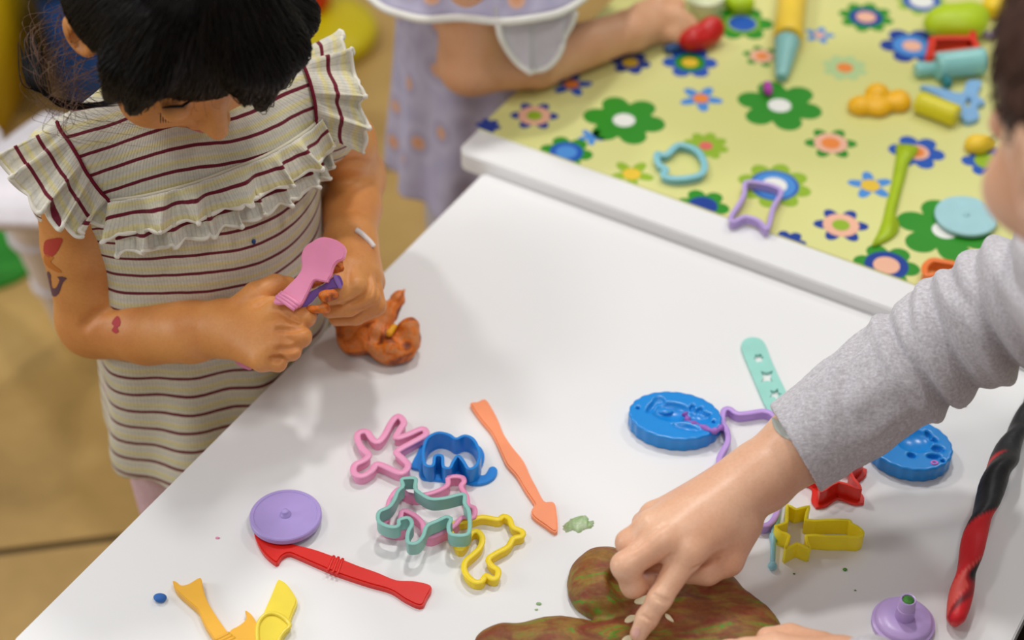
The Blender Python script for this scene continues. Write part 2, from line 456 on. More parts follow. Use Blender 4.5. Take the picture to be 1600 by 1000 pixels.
for f in [(975, 188, 65, 'round', BIG, .3), (1218, 165, 67, 'round', BIG, .2), (1477, 360, 77, 'round', BIG, .1),
          (835, 181, 38, 'dot', [(1, NV), (.66, PK), (.32, LG)], .5), (1078, 98, 43, 'round', [(1, BL), (.55, GR), (.3, YE)], .5),
          (1095, 154, 35, 'five', [(1, LB), (.36, OR)], .3), (893, 132, 33, 'five', [(1, BL), (.36, OR)], .6),
          (1298, 224, 41, 'dot', [(1, GR), (.64, PK), (.36, OR)], .5), (1360, 290, 36, 'five', [(1, LB), (.42, YE)], .9),
          (1314, 352, 43, 'dot', [(1, NV), (.66, PK), (.32, LG)], .45), (1432, 238, 44, 'round', [(1, BL), (.45, PK), (.28, OR)], .3),
          (1210, 290, 58, 'eight', [(1, LG), (.66, BL), (.58, LB), (.34, WH)], .2), (1103, 228, 36, 'eight', [(1, LG), (.3, '#DE6A62')], .2),
          (987, 272, 36, 'five', [(1, LG), (.4, YE)], .2), (1160, 37, 48, 'round', [(1, GR), (.56, LG), (.46, BL)], .5),
          (1353, 27, 43, 'eight', [(1, GR), (.6, NV), (.36, PK)], .2), (1190, 88, 30, 'dot', [(1, GR), (.62, PK), (.32, OR)], .2),
          (1280, 55, 24, 'five', [(1, LB), (.35, PK)], .5), (1320, 106, 36, 'eight', [(1, PG), (.36, OR)], .1),
          (1425, 72, 50, 'round', [(1, NV), (.6, LB), (.3, PK)], .5), (1542, 252, 40, 'round', [(1, BL), (.5, LG)], .5),
          (1592, 325, 30, 'five', [(1, LB), (.35, YE)], .2), (1385, 415, 52, 'round', [(1, GR), (.66, NV), (.4, PK)], .3),
          (885, 238, 42, 'round', [(1, GR), (.62, BL), (.4, LB)], .3), (1098, 322, 42, 'round', [(1, GR), (.55, NV)], .3),
          (763, 197, 20, 'round', [(1, NV)], .3), (1232, 378, 28, 'round', [(1, NV)], .3), (924, 214, 22, 'five', [(1, LB)], .2),
          (1440, 2, 42, 'eight', [(1, LG), (.7, BL), (.45, WH)], .2), (985, 98, 32, 'round', [(1, NV), (.4, YE)], .3),
          (1290, -40, 40, 'round', BIG, .2), (1190, -45, 36, 'dot', [(1, NV), (.66, PK)], .2), (1390, -50, 40, 'five', [(1, LB), (.4, OR)], .2),
          (1520, -70, 50, 'round', BIG, .2), (1660, 120, 50, 'round', BIG, .4), (1650, 400, 40, 'dot', [(1, NV), (.66, PK)], .2),
          (1700, 260, 50, 'eight', [(1, LG), (.6, BL), (.3, WH)], .2), (1620, 180, 34, 'five', [(1, LB), (.4, OR)], .2),
          (1190, 380, 26, 'round', [(1, BL)], .2)]: flower(*f)

# ------------------------------------------------------------------ background left: bins, mat, chair, toy
def bin_box(name, label, cx, cy, rz, w, d, h, col, rim):
    M = Matrix.Translation((cx, cy, 0)) @ Matrix.Rotation(rz, 4, 'Z')
    fr = lambda a, b, z: np.array(M @ Vector((a, b, z)))
    t = thing(name, label, 'bin', (cx, cy, 0)); m = plastic(col, .4)
    bm = bmesh.new()
    def fr2(a, b, z): s = .92 + .08 * z / h; return fr(a * s, b * s, z)
    box_bm(bm, -w / 2, w / 2, -d / 2, d / 2, 0, h, fr2); bmesh.ops.recalc_face_normals(bm, faces=bm.faces[:])
    bmesh.ops.bevel(bm, geom=bm.edges[:], offset=.015, segments=3, affect='EDGES'); link('body', bm_mesh(bm), m, t)
    P = np.array([fr(a, b, 0)[:2] for a, b in ((-w / 2, -d / 2), (w / 2, -d / 2), (w / 2, d / 2), (-w / 2, d / 2))])
    link('rim', sweep_ring(resample(P, 80), rect_prof(-.006, .012, h - .03, h - .005, .002)), plastic(rim, .4), t)
    link('lid', box_mesh(-w / 2 + .004, w / 2 - .004, -d / 2 + .004, d / 2 - .004, h, h + .012, fr, .005), m, t)
q = PZ(-115, 235, 0); bin_box('toy_bin', 'yellow plastic toy bin at the far left edge beside the blue one', q[0], q[1] + .16, -.10, .26, .30, .27, '#D9B400', '#D9B400')
q = PZ(215, 200, 0); bin_box('toy_bin', 'dark blue plastic toy bin behind the girl in stripes', q[0], q[1] + .17, -.06, .22, .32, .24, '#0F4E9C', '#0B2A44')
P = plane_pts([(-260, 300), (60, 280), (72, 395), (40, 425), (-20, 450), (-260, 500)], .008)
o = link('floor_mat', plate(resample(catmull(P, 6), 60), .0005, .010, .002), dough('green_foam', [(.35, '#1F8A1C'), (.65, '#2FA325')], 12, .5)); tag(o, 'bright green foam mat lying on the floor at the left edge', 'mat')
# white plastic chair
def chair():
    c = PZ(18, 235, .36); cx, cy = c[0], c[1]
    t = thing('plastic_stool', 'white plastic child stool with ringed legs behind the girl in stripes', 'stool', (cx - .05, cy + .12, 0)); m = plastic('#EAE4E8', .4)
    top = PZ(22, 255, .36); bot = PZ(112, 525, 0)
    d = bot - top; fl = bot.copy()
    fl[2] = 0
    def leg(p0, p1):
        P = [p0 + (p1 - p0) * k / 8 for k in range(9)]; R = [.036 - .0030 * k for k in range(9)]
        V, F = tube(P, R, 14); L = link('leg', pydata(V, F), m, t)
        for kk in (.32, .62):
            q = p0 + (p1 - p0) * kk; rr = .036 - .024 * kk; dd = (p1 - p0) / np.linalg.norm(p1 - p0)
            V, F = tube([q - dd * .006, q - dd * .004, q + dd * .004, q + dd * .006], [rr, rr + .005, rr + .005, rr], 14); link('ring', pydata(V, F), m, L)
    c2 = np.array([-.23, .20, 0])
    top[2] = .35
    leg(top, fl); leg(top + np.array([-.06, .05, 0]), fl + np.array([-.16, .10, 0])); leg(top + np.array([.06, .05, 0]), fl + np.array([.10, .12, 0]))
    P = plane_pts([(48, 182), (80, 170), (150, 200), (150, 320), (20, 335), (-60, 320), (-110, 270), (-10, 222), (12, 207)], .372)
    link('seat', plate(resample(catmull(P, 4), 80), .35, .372, .006), m, t)
chair()
# red and yellow toy on the floor
q = PZ(495, 22, .05); t = thing('toy_stand', 'yellow round toy base with a red dome on the floor behind the girls', 'toy', (q[0], q[1], 0))
M = Matrix.Translation((q[0], q[1] + .0, 0))
link('base', lathe([(.07, 0), (.085, .004), (.09, .02), (.085, .034), (.06, .04)], 40, M), plastic('#D8C400', .4), t)
M2 = Matrix.Translation((q[0] - .035, q[1] + .045, .04)); link('dome', lathe([(.05, 0), (.055, .02), (.05, .05), (.035, .075), (.015, .088), (.002, .09)], 32, M2), plastic('#D41408', .35), t)
#@@TOYS
# ================================================================== TOYS ON THE WHITE TABLE
def center_of(P2, z): c = np.mean(P2, 0); return (c[0], c[1], z)
def cutter(name, label, px, h, col, z0=TZ, wall=.0011, rim=None, n=140, cat='cookie cutter', group=None, smooth=4, rough=.38, sss=.08):
    P = resample(catmull(plane_pts(px, z0 + h), smooth), n)
    t = thing(name, label, cat, center_of(P, z0), group); m = plastic(col, rough, 0, sss)
    shade_auto(link('wall', sweep_ring(P, rect_prof(-wall, wall, z0, z0 + h - (.0003 if rim else 0), .0003)), m, t))
    if rim:
        w, th, zz = rim; zb = z0 + h - th if zz == 'top' else z0
        shade_auto(link('rim', sweep_ring(P, rect_prof(-w / 2, w / 2, zb, zb + th, .0007)), m, t), 50)
    return t
c1 = lambda pts: crop_px(pts, 530, 600, 3.125)
c2 = lambda pts: crop_px(pts, 220, 740, 3.3333)
c3 = lambda pts: crop_px(pts, 320, 330, 3.847)
c4 = lambda pts: crop_px(pts, 960, 500, 3.571)
c6 = lambda pts: crop_px(pts, 700, 0, 3.124)
c7 = lambda pts: crop_px(pts, 1150, 640, 2.778)
c8 = lambda pts: crop_px(pts, 1100, 180, 3.124)
PINK = '#F29BC4'
cutter('cookie_cutter', 'pink splat-shaped cookie cutter with a broad rim left of the blue one', c1([(288, 152), (316, 182), (300, 212), (276, 258), (330, 245), (405, 214), (425, 236), (400, 258), (290, 318), (282, 335), (312, 362), (337, 392), (320, 423), (288, 428), (190, 386), (160, 418), (110, 446), (72, 430), (76, 392), (125, 366), (144, 340), (110, 308), (88, 262), (97, 232), (135, 228), (156, 258), (188, 280), (222, 244), (255, 182)]), .0095, '#F4A3C8', rim=(.0052, .0022, 'top'))
# blue elephant cutter: tall wall on a broad base flange with a trunk
def elephant():
    wall = c1([(415, 300), (432, 262), (480, 236), (535, 245), (570, 266), (612, 250), (652, 265), (676, 305), (686, 350), (668, 398), (632, 412), (606, 375), (580, 348), (556, 378), (540, 408), (508, 400), (503, 350), (468, 350), (458, 396), (420, 392), (410, 345)])
    H = .017; P = resample(catmull(plane_pts(wall, TZ + H), 4), 120); m = plastic('#1B86DA', .3)
    t = thing('cookie_cutter', 'blue elephant-shaped cookie cutter with a tall wall and wide base', 'cookie cutter', center_of(P, TZ))
    shade_auto(link('wall', sweep_ring(P, rect_prof(-.0012, .0012, TZ + .001, TZ + H, .0003)), m, t))
    fl = c1([(352, 408), (362, 372), (382, 335), (398, 300), (430, 300), (520, 290), (620, 285), (680, 300), (708, 340), (704, 385), (684, 425), (690, 446), (715, 440), (735, 408), (760, 405), (773, 428), (755, 462), (712, 486), (655, 492), (610, 480), (560, 472), (520, 476), (470, 470), (410, 465), (390, 440), (388, 418)])
    fp = resample(catmull(plane_pts(fl, TZ + .002), 4), 120)
    link('base_flange', plate(fp, TZ, TZ + .0025, .0005, holes=[P[::-1] + (P - P.mean(0))[::-1] * -.06]), m, t, False)
elephant()
cutter('cookie_cutter', 'pink animal-shaped cookie cutter lying under the aqua one', c1([(535, 452), (598, 450), (610, 474), (594, 497), (622, 545), (630, 588), (660, 602), (654, 648), (600, 648), (560, 690), (510, 716), (450, 742), (412, 728), (408, 680), (372, 640), (312, 614), (300, 660), (325, 690), (300, 712), (232, 704), (212, 686), (236, 650), (244, 570), (290, 508), (330, 532), (380, 540), (460, 526), (528, 492)]), .0105, '#F19AC0', rim=(.0040, .0020, 'top'))
cutter('cookie_cutter', 'pale aqua dog-shaped cookie cutter on top of the pink one', c1([(304, 464), (330, 456), (374, 460), (370, 505), (400, 533), (450, 558), (520, 553), (608, 534), (612, 578), (634, 620), (636, 712), (612, 734), (546, 730), (534, 690), (546, 655), (522, 645), (482, 664), (428, 690), (410, 738), (380, 772), (336, 770), (336, 720), (356, 680), (338, 650), (292, 660), (290, 688), (250, 694), (194, 668), (194, 622), (242, 598), (270, 560), (286, 520), (312, 494)]), .0125, '#8CC6BC', z0=TZ + .0108, wall=.0010, rim=(.0030, .0012, 'top'))
cutter('cookie_cutter', 'yellow bird-shaped cookie cutter beside the aqua dog cutter', c1([(640, 662), (700, 645), (775, 657), (802, 640), (832, 655), (846, 694), (892, 714), (893, 738), (850, 750), (824, 790), (770, 820), (728, 850), (745, 884), (776, 905), (768, 944), (742, 944), (716, 930), (695, 960), (655, 958), (614, 915), (614, 866), (652, 830), (688, 792), (698, 745), (672, 714), (642, 728), (622, 775), (595, 803), (572, 788), (558, 745), (534, 690), (580, 674)]), .0085, '#FFDC28', rim=(.0044, .0022, 'top'), sss=.4)
# flat dough tools
def tool(name, label, outline, th, col, z0=TZ, ribs=None, sm=5, rough=.35):
    P = resample(catmull(plane_pts(outline, z0 + th), sm), 130); m = plastic(col, rough)
    t = thing(name, label, 'dough tool', center_of(P, z0)); shade_auto(link('blade', plate(P, z0, z0 + th, .0011), m, t), 40)
    for a, b in (ribs or []):
        A, B = PZ(*a, z0 + th), PZ(*b, z0 + th); A[2] = B[2] = z0 + th - .0004
        V, F = tube([A + (B - A) * k / 6 for k in range(7)], [.0012] * 7, 8); link('rib', pydata(V, F), m, t)
    return t
tool('dough_knife', 'coral orange plastic dough tool with an arrowhead tip', c1([(640, 98), (656, 84), (675, 84), (712, 70), (745, 115), (778, 180), (800, 236), (842, 300), (885, 352), (908, 388), (930, 440), (962, 500), (1000, 568), (1040, 570), (1058, 600), (1064, 718), (1000, 685), (942, 640), (942, 604), (954, 585), (910, 520), (868, 450), (838, 415), (815, 388), (788, 330), (745, 240), (690, 172)]), .0045, '#FB9A6C')
tool('dough_knife', 'red plastic dough knife half under the purple disc', c2([(590, 292), (605, 350), (640, 410), (690, 455), (712, 462), (733, 430), (770, 412), (820, 430), (900, 465), (970, 495), (1030, 520), (1180, 570), (1300, 605), (1380, 655), (1460, 686), (1490, 640), (1513, 582), (1430, 556), (1330, 550), (1230, 510), (1130, 475), (1055, 445), (1000, 425), (900, 390), (800, 365), (700, 335), (640, 305)]), .0050, '#DE1E12', ribs=[(c2([(1006, 428)])[0], c2([(972, 508)])[0]), (c2([(1030, 434)])[0], c2([(998, 518)])[0]), (c2([(1052, 442)])[0], c2([(1022, 526)])[0])])
# purple disc leaning on the knife
c = PZ(446, 804, TZ + .010); M = Matrix.Translation((c[0], c[1], TZ + .0052)) @ Matrix.Rotation(math.radians(-3), 4, 'X')
t = thing('roller_disc', 'flat purple plastic disc with a centre pin on the red knife', 'disc', (c[0], c[1], TZ)); m = plastic('#AC98D6', .42)
link('disc', lathe([(.0005, 0), (.0255, 0), (.0265, .0006), (.0265, .0042), (.0258, .005), (.0235, .005), (.0232, .0046), (.0005, .0046)], 72, M), m, t); shade_auto(t.children[0], 30)
link('pin', lathe([(.0042, .0044), (.0042, .0052), (.0030, .0054), (.0028, .0080), (.0022, .0088), (.0004, .0090)], 24, M), m, t)
# amber forked tool and pale yellow blade
AMB = '#F2B52E'
tool('dough_fork', 'amber plastic dough tool with a forked tail end and a fin', c2([(166, 556), (186, 562), (210, 580), (250, 572), (300, 542), (316, 548), (325, 600), (345, 660), (380, 720), (420, 780), (456, 826), (470, 810), (510, 790), (545, 760), (550, 732), (541, 708), (576, 732), (604, 780), (616, 830), (626, 900), (640, 1000), (560, 1040), (500, 1010), (470, 960), (440, 925), (400, 890), (378, 855), (330, 780), (300, 712), (268, 680), (210, 630), (176, 592)]), .0065, AMB, ribs=[(c2([(462, 828)])[0], c2([(384, 866)])[0]), (c2([(476, 840)])[0], c2([(392, 880)])[0]), (c2([(490, 852)])[0], c2([(402, 894)])[0])], sm=4)
tk = tool('dough_scraper', 'pale yellow plastic blade with a looped rim beside the amber tool', c2([(712, 553), (730, 552), (762, 575), (806, 640), (812, 670), (792, 720), (776, 768), (778, 790), (742, 840), (716, 900), (700, 1000), (650, 1010), (622, 930), (606, 870), (612, 790), (640, 720), (680, 630)]), .0055, '#F2DB4A', sm=4, rough=.25)
lp = catmull([PZ(x, y, TZ + .0062) for x, y in c2([(612, 930), (607, 800), (640, 742), (690, 728), (742, 750), (776, 790), (742, 828), (716, 872), (704, 950), (690, 1000)])], 6, False)
V, F = tube(lp, [.0016] * len(lp), 8); link('raised_rim', pydata(V, F), plastic('#F2DB4A', .25, 0, .08), tk)
# lilac stamper with a hollow post
c = PZ(1412, 968, TZ + .006); M = Matrix.Translation((c[0], c[1], TZ)); m = plastic('#C4AAE4', .33)
t = thing('dough_stamper', 'lilac round plastic stamper with an upright post at lower right', 'stamper', (c[0], c[1], TZ))
shade_auto(link('base', lathe([(.0215, 0), (.0220, .0008), (.0220, .0040), (.0205, .0046), (.0200, .0050), (.0196, .0072), (.0180, .0086), (.012, .0095), (.0065, .0096)], 64, M), m, t), 40)
shade_auto(link('post', lathe([(.0066, .0090), (.0064, .0190), (.0058, .0194), (.0056, .0275), (.0052, .0282), (.0044, .0280), (.0042, .0262), (.0004, .0262)], 40, M), m, t), 40)
GD = dough('green_dough', [(.3, '#2F6B1E'), (.55, '#3F8F28'), (.75, '#2A2A20')], 260, 1)
o = link('dough_plug', lathe([(.0041, .0263), (.0040, .0274), (.0030, .0280), (.0004, .0282)], 24, M), GD, t); o['label'] = 'dark green dough filling the post'
# thin pale blue stick with a ball end
a = PZ(1233, 690, TZ + .004); b = PZ(1209, 835, TZ + .004); e = PZ(1207, 884, TZ + .0035)
t = thing('modelling_stick', 'thin pale blue plastic stick with a ball end by the yellow wand cutter', 'dough tool', e * [1, 1, 0] + [0, 0, TZ]); m = plastic('#8FC8D6', .3)
P = [a + (b - a) * k / 10 for k in range(11)]; V, F = tube(P, [.0027] * 10 + [.0022], 12); link('shaft', pydata(V, F), m, t)
P = [b, b + (e - b) * .05, b + (e - b) * .15, b + (e - b) * .25, e]; V, F = tube(P, [.0030, .0033, .0030, .0020, .0018], 12); link('neck', pydata(V, F), m, t)
f = Field(axis(e[0] - .006, e[0] + .006, hc=.0006), axis(e[1] - .006, e[1] + .006, hc=.0006), axis(TZ - .003, TZ + .010, hc=.0006)); f.ell(e, (.0034,) * 3); link('ball', npmesh(*f.mesh()), m, t)
# yellow wand cutter
cutter('cookie_cutter', 'yellow star-wand cookie cutter to the right of the pointing hand', c7([(172, 503), (222, 486), (222, 412), (262, 432), (318, 418), (302, 476), (400, 477), (490, 478), (500, 492), (530, 508), (553, 533), (530, 552), (484, 548), (400, 548), (304, 545), (320, 600), (265, 578), (214, 606), (232, 545), (196, 530)]), .0150, '#FFE61E', wall=.0011, smooth=2, n=180, sss=.6)
# red star cutter with base flange, below the cuff
def red_star():
    c = PZ(1303, 735, TZ + .014); P = []
    for k in range(10):
        a = k * math.pi / 5 + .42; r = .0260 if k % 2 == 0 else .0125; P.append((c[0] + r * math.cos(a), c[1] + r * math.sin(a)))
    P = resample(catmull(P, 3), 130)
    t = thing('cookie_cutter', 'red star-shaped cookie cutter peeking out under the grey cuff', 'cookie cutter', (c[0], c[1], TZ)); m = plastic('#E02A18', .33)
    shade_auto(link('wall', sweep_ring(P, rect_prof(-.0011, .0011, TZ + .0005, TZ + .015, .0003)), m, t))
    shade_auto(link('base_flange', sweep_ring(P, rect_prof(-.001, .0050, TZ, TZ + .0025, .0006)), m, t))
red_star()
# purple frame cutter that runs under the arm
cutter('cookie_cutter', 'purple castle-frame cookie cutter partly hidden under the forearm', [(1131, 640), (1140, 637), (1152, 645), (1170, 644), (1196, 641), (1212, 652), (1222, 690), (1220, 740), (1216, 790), (1208, 812), (1194, 820), (1180, 812), (1168, 790), (1150, 768), (1128, 745), (1124, 716), (1137, 690), (1136, 672), (1129, 658)], .0090, '#C09CE2', wall=.0012, rim=(.0046, .0020, 'top'))
# aqua stencil stick
out = c4([(708, 150), (712, 125), (732, 104), (770, 95), (812, 104), (840, 132), (870, 210), (912, 305), (960, 405), (1000, 500), (1040, 600), (900, 610), (866, 520), (832, 455), (798, 375), (760, 285), (722, 195)])
def star_px(cx, cy, r, n=5, ri=.5): return [(cx + (r if k % 2 == 0 else r * ri) * math.cos(math.pi * k / n - 1.2), cy + .85 * (r if k % 2 == 0 else r * ri) * math.sin(math.pi * k / n - 1.2)) for k in range(2 * n)]
Hs = [plane_pts(c4(star_px(805, 212, 31, 6, .72)), TZ + .003), plane_pts(c4([(815, 285), (850, 292), (885, 282), (872, 318), (886, 345), (850, 338), (818, 348), (830, 318)]), TZ + .003), plane_pts(c4(star_px(898, 412, 40)), TZ + .003)]
P = resample(catmull(plane_pts(out, TZ + .003), 5), 100)
o = link('stencil_stick', plate(P, TZ, TZ + .003, 0, holes=[h[::-1] for h in Hs]), plastic('#9BD8CC', .35), None, False); tag(o, 'pale aqua plastic stencil stick with cut-out shapes behind the sleeve', 'dough tool')
# blue moulds
def mould(label, px, py, a, b, rot, kind):
    H = .0135; c = PZ(px, py, TZ + H); cx, cy = c[0], c[1]; cr, sr = math.cos(rot), math.sin(rot)
    f = Field(axis(cx - a - .006, cx + a + .006, hc=.0008), axis(cy - a - .006, cy + a + .006, hc=.0008), axis(TZ - .003, TZ + H + .004, hc=.0008))
    def fn(X, Y, Z):
        u = (X - cx) * cr + (Y - cy) * sr; v = -(X - cx) * sr + (Y - cy) * cr; th = np.arctan2(v / b, u / a)
        d2 = (np.sqrt((u / a) ** 2 + (v / b) ** 2) - 1) * b + .0003 * np.cos(22 * th); dz = np.abs(Z - TZ - H / 2) - H / 2
        r = .0012; return np.minimum(np.maximum(d2 + r, dz + r), 0) + np.sqrt(np.maximum(d2 + r, 0) ** 2 + np.maximum(dz + r, 0) ** 2) - r
    f.add(fn, (cx - a, cy - a, TZ), (cx + a, cy + a, TZ + H), .0004)
    def loc(u, v, z=0): return np.array([cx + u * cr - v * sr, cy + u * sr + v * cr, TZ + H + z])
    def dig(u, v, ru, rv, dep, ang=0.0):
        ca, sa = math.cos(rot + ang), math.sin(rot + ang); f.ell(loc(u, v, .001), (ru, rv, dep), [[ca, sa, 0], [-sa, ca, 0], [0, 0, 1]], .0012, sub=True)
    if kind == 0:
        dig(-.003, .003, .0165, .0105, .0070); dig(.018, .002, .0105, .0075, .0060, -.3); dig(-.019, .006, .0085, .0028, .005, 1.2); dig(-.014, .013, .005, .005, .004); dig(.010, -.012, .012, .0035, .004, -.15)
        dig(.018, .009, .004, .002, .005, .9); dig(.012, .0105, .004, .002, .005, 1.3); dig(.024, .004, .004, .002, .005, .4); dig(-.0295, .003, .0016, .0016, .005); dig(.0300, -.002, .0016, .0016, .005)
        f.ell(loc(.006, -.008, -.003), (.008, .0022, .002), None, .001); f.ell(loc(-.008, .006, -.004), (.006, .003, .002), None, .001)
    else:
        dig(.002, .004, .0140, .0125, .0068); dig(.021, .002, .0055, .0035, .006); dig(.020, -.007, .006, .0026, .006, .3); dig(.004, -.012, .0035, .003, .006); dig(-.016, -.002, .008, .006, .004, .4)
        dig(.016, .011, .004, .0022, .006, -.5); dig(.011, .015, .004, .0022, .006, -.7); dig(.027, -.0085, .0018, .0018, .006)
    return tag(link('dough_mould', npmesh(*f.mesh()), plastic('#128ADC', .27), None), label, 'mould')
mould('blue oval dough mould with a sunken fish shape left of the forearm', 1055, 648, .0360, .0262, math.radians(-10), 0)
mo = mould('blue oval dough mould under the grey sleeve with a pink-rimmed hole', 1422, 692, .0325, .0275, math.radians(-22), 1)
c = PZ(1460, 723, TZ + .0137); V, F = tube([c + np.array([.0023 * math.cos(a), .0016 * math.sin(a), 0]) for a in np.linspace(0, 6.283, 17)[:-1]], [.0008] * 16, 8, False, True); o = link('hole_rim', pydata(V, F), plastic('#D77BD0', .4), mo); o['label'] = 'pink ring around the small hole'
# strand of purple dough lying across the left mould
PD_ = dough('purple_dough', [(.35, '#8A55B8'), (.65, '#A873CC')], 90, 1, .5)
P = catmull([PZ(1069, 645, .5145), PZ(1073, 652, .513), PZ(1077, 660, .512), PZ(1090, 664, .512), PZ(1106, 671, .5135), PZ(1118, 673, .515), PZ(1127, 668, .512)], 5, False)
V, F = tube(P, [.0022 + .0007 * math.sin(k * 1.1) for k in range(len(P))], 10); tag(link('dough_strand', pydata(V, F), PD_, None), 'short purple dough strand lying across the left blue mould', 'play dough')
# red and black twisted dough roll
def snake():
    P = catmull([PZ(1622, 606, TZ + .012), PZ(1605, 640, TZ + .0125), PZ(1580, 695, TZ + .020), PZ(1558, 742, TZ + .026), PZ(1540, 790, TZ + .026), PZ(1522, 845, TZ + .022), PZ(1508, 905, TZ + .016), PZ(1491, 975, TZ + .009)], 14, False)
    P = resample(P, 150, False); n = len(P); s = np.linspace(0, 1, n)
    R = np.interp(s, [0, .2, .4, .47, .56, .7, .9, .985, 1], [.0052, .0068, .0095, .0100, .0082, .0078, .0076, .0066, .0035])
    T = np.gradient(P, axis=0); T /= np.linalg.norm(T, axis=1)[:, None]; S = 26; V = []; C = []
    red = np.array(lin('#D81822')); lred = np.array(lin('#E0524A')); blk = np.array(lin('#15141A'))
    for i in range(n):
        u = np.cross(T[i], [0, 0, 1]); u /= np.linalg.norm(u); w = np.cross(u, T[i])
        for k in range(S):
            a = 2 * math.pi * k / S; ph = a + s[i] * 17
            r = R[i] * (1 + .13 * math.cos(2 * ph) + .05 * math.sin(3 * a + s[i] * 40) * math.sin(s[i] * 25))
            V.append(P[i] + (u * math.cos(a) + w * math.sin(a)) * r)
            q = math.sin(ph) + 1.25 * (s[i] * 3.4 - 2.25) + .25 * math.sin(s[i] * 61 + a * 2)
            x = np.clip(q * 4, 0, 1); c = blk * (1 - x) + red * x
            if x > .9 and math.sin(ph * 1.0 + 1.2 + s[i] * 3) > .55: c = lred
            C.append(c)
    F = [(i * S + k, i * S + (k + 1) % S, (i + 1) * S + (k + 1) % S, (i + 1) * S + k) for i in range(n - 1) for k in range(S)]
    F += [tuple(range(S))[::-1], tuple((n - 1) * S + k for k in range(S))]
    me = pydata(V, F); colattr(me, 'dough', C)
    m, nt, b = newmat('twisted_dough'); at = nt.nodes.new('ShaderNodeAttribute'); at.attribute_name = 'dough'
    nt.links.new(at.outputs['Color'], b.inputs['Base Color']); b.inputs['Roughness'].default_value = .5; bump(nt, b, noise(nt, 160, 4).outputs[0], .3, .0015)
    tag(link('dough_roll', me, m, None), 'long twisted black and red dough roll at the right edge', 'play dough')
snake()
# big brown marbled dough
def big_dough():
    A = PZ(740, 1090, TZ); B = PZ(1260, 840, TZ)
    f = Field(axis(A[0] - .01, B[0] + .02, hc=.0014), axis(A[1] - .01, B[1] + .01, hc=.0014), axis(TZ - .006, TZ + .040, hc=.0014))
    def E(px, py, ru, rv, h, z=0, ang=0, k=.004):
        c = PZ(px, py, TZ + z); ca, sa = math.cos(ang), math.sin(ang); f.ell((c[0], c[1], TZ + z), (ru, rv, h), [[ca, sa, 0], [-sa, ca, 0], [0, 0, 1]], k)
    E(952, 918, .0300, .0330, .0235, .002, .2, .003)            # folded lump on the left
    E(1000, 925, .028, .028, .016, .002, 0, .006)
    E(1085, 975, .050, .040, .0175, 0, -.35, .008)               # broad slab on the right
    E(1150, 985, .034, .030, .0160, 0, -.75, .008); E(1105, 925, .024, .020, .0150, 0, 0, .008)
    E(1040, 1020, .052, .045, .0165, 0, 0, .008)
    E(860, 1010, .034, .022, .0185, 0, .1, .003)                 # tongue on the lower left
    E(790, 1010, .022, .017, .0145, 0, .1, .005)
    E(925, 1030, .040, .030, .0150, 0, 0, .006)
    c = PZ(985, 918, TZ + .018)
    f.ell((c[0], c[1], TZ + .022), (.017, .012, .011), [[.8, -.6, 0], [.6, .8, 0], [0, 0, 1]], .006, sub=True)   # hollow pressed by the fingers
    c = PZ(1000, 968, TZ + .016); f.ell((c[0], c[1], TZ + .020), (.020, .011, .008), [[.7, -.7, 0], [.7, .7, 0], [0, 0, 1]], .006, sub=True)
    def w(X, Y, Z):
        p = (X, Y, Z); sw = np.sin(150 * (X * .6 + Y * .8) + 3.0 * wob(p, 45, 3)); return .0011 * sw * np.clip((Z - TZ) / .01, 0, 1) + .0011 * wob(p, 130, 5) + .0004 * wob(p, 520, 9)
    f.warp(w, .012)
    f.F = np.maximum(f.F, (TZ + .0002 - f.ax[2])[None, None, :])
    V, Q = f.mesh()
    m, nt, b = newmat('marbled_dough'); co = objco(nt)
    mp = nt.nodes.new('ShaderNodeMapping'); mp.inputs['Rotation'].default_value = (0, 0, .5); mp.inputs['Scale'].default_value = (1, 2.4, 1.4); nt.links.new(co, mp.inputs[0])
    n1 = noise(nt, 19, 4, mp.outputs[0], .55, 2.2); n2 = noise(nt, 330, 4)
    r = ramp(nt, n1.outputs[0], [(.28, lin('#8A3A22')), (.38, lin('#94502A')), (.44, lin('#8A6228')), (.52, lin('#9A6E2E')), (.585, lin('#8A7C28')), (.615, lin('#4A9C20')), (.65, lin('#97782A')), (.75, lin('#96602A'))])
    n3 = noise(nt, 30, 3, mp.outputs[0], .5, 1.2); rm = ramp(nt, n3.outputs[0], [(.47, (0, 0, 0)), (.6, (.6, .6, .6))]); mr = nd(nt, 'ShaderNodeMixRGB', blend_type='MIX'); nt.links.new(rm.outputs[0], mr.inputs[0]); nt.links.new(r.outputs[0], mr.inputs[1]); mr.inputs[2].default_value = (*lin('#7E3020'), 1); r = mr
    mx = nd(nt, 'ShaderNodeMixRGB', blend_type='MULTIPLY'); mx.inputs[0].default_value = .5
    r2 = ramp(nt, n2.outputs[0], [(.3, (.6, .58, .5)), (.65, (1, 1, 1))]); nt.links.new(r.outputs[0], mx.inputs[1]); nt.links.new(r2.outputs[0], mx.inputs[2]); nt.links.new(mx.outputs[0], b.inputs['Base Color'])
    b.inputs['Roughness'].default_value = .6; bump(nt, b, n2.outputs[0], .3, .0008)
    link_ = None; tag(link('dough_mound', npmesh(V, Q), m, None), 'large brown marbled dough mound under the pointing finger', 'play dough'); return bvh_of(V, Q)
DB = big_dough()
CM, cnt_, cb_ = newmat('cream_sliver'); cb_.inputs['Base Color'].default_value = (*lin('#E6D9B4'), 1); cb_.inputs['Roughness'].default_value = .55
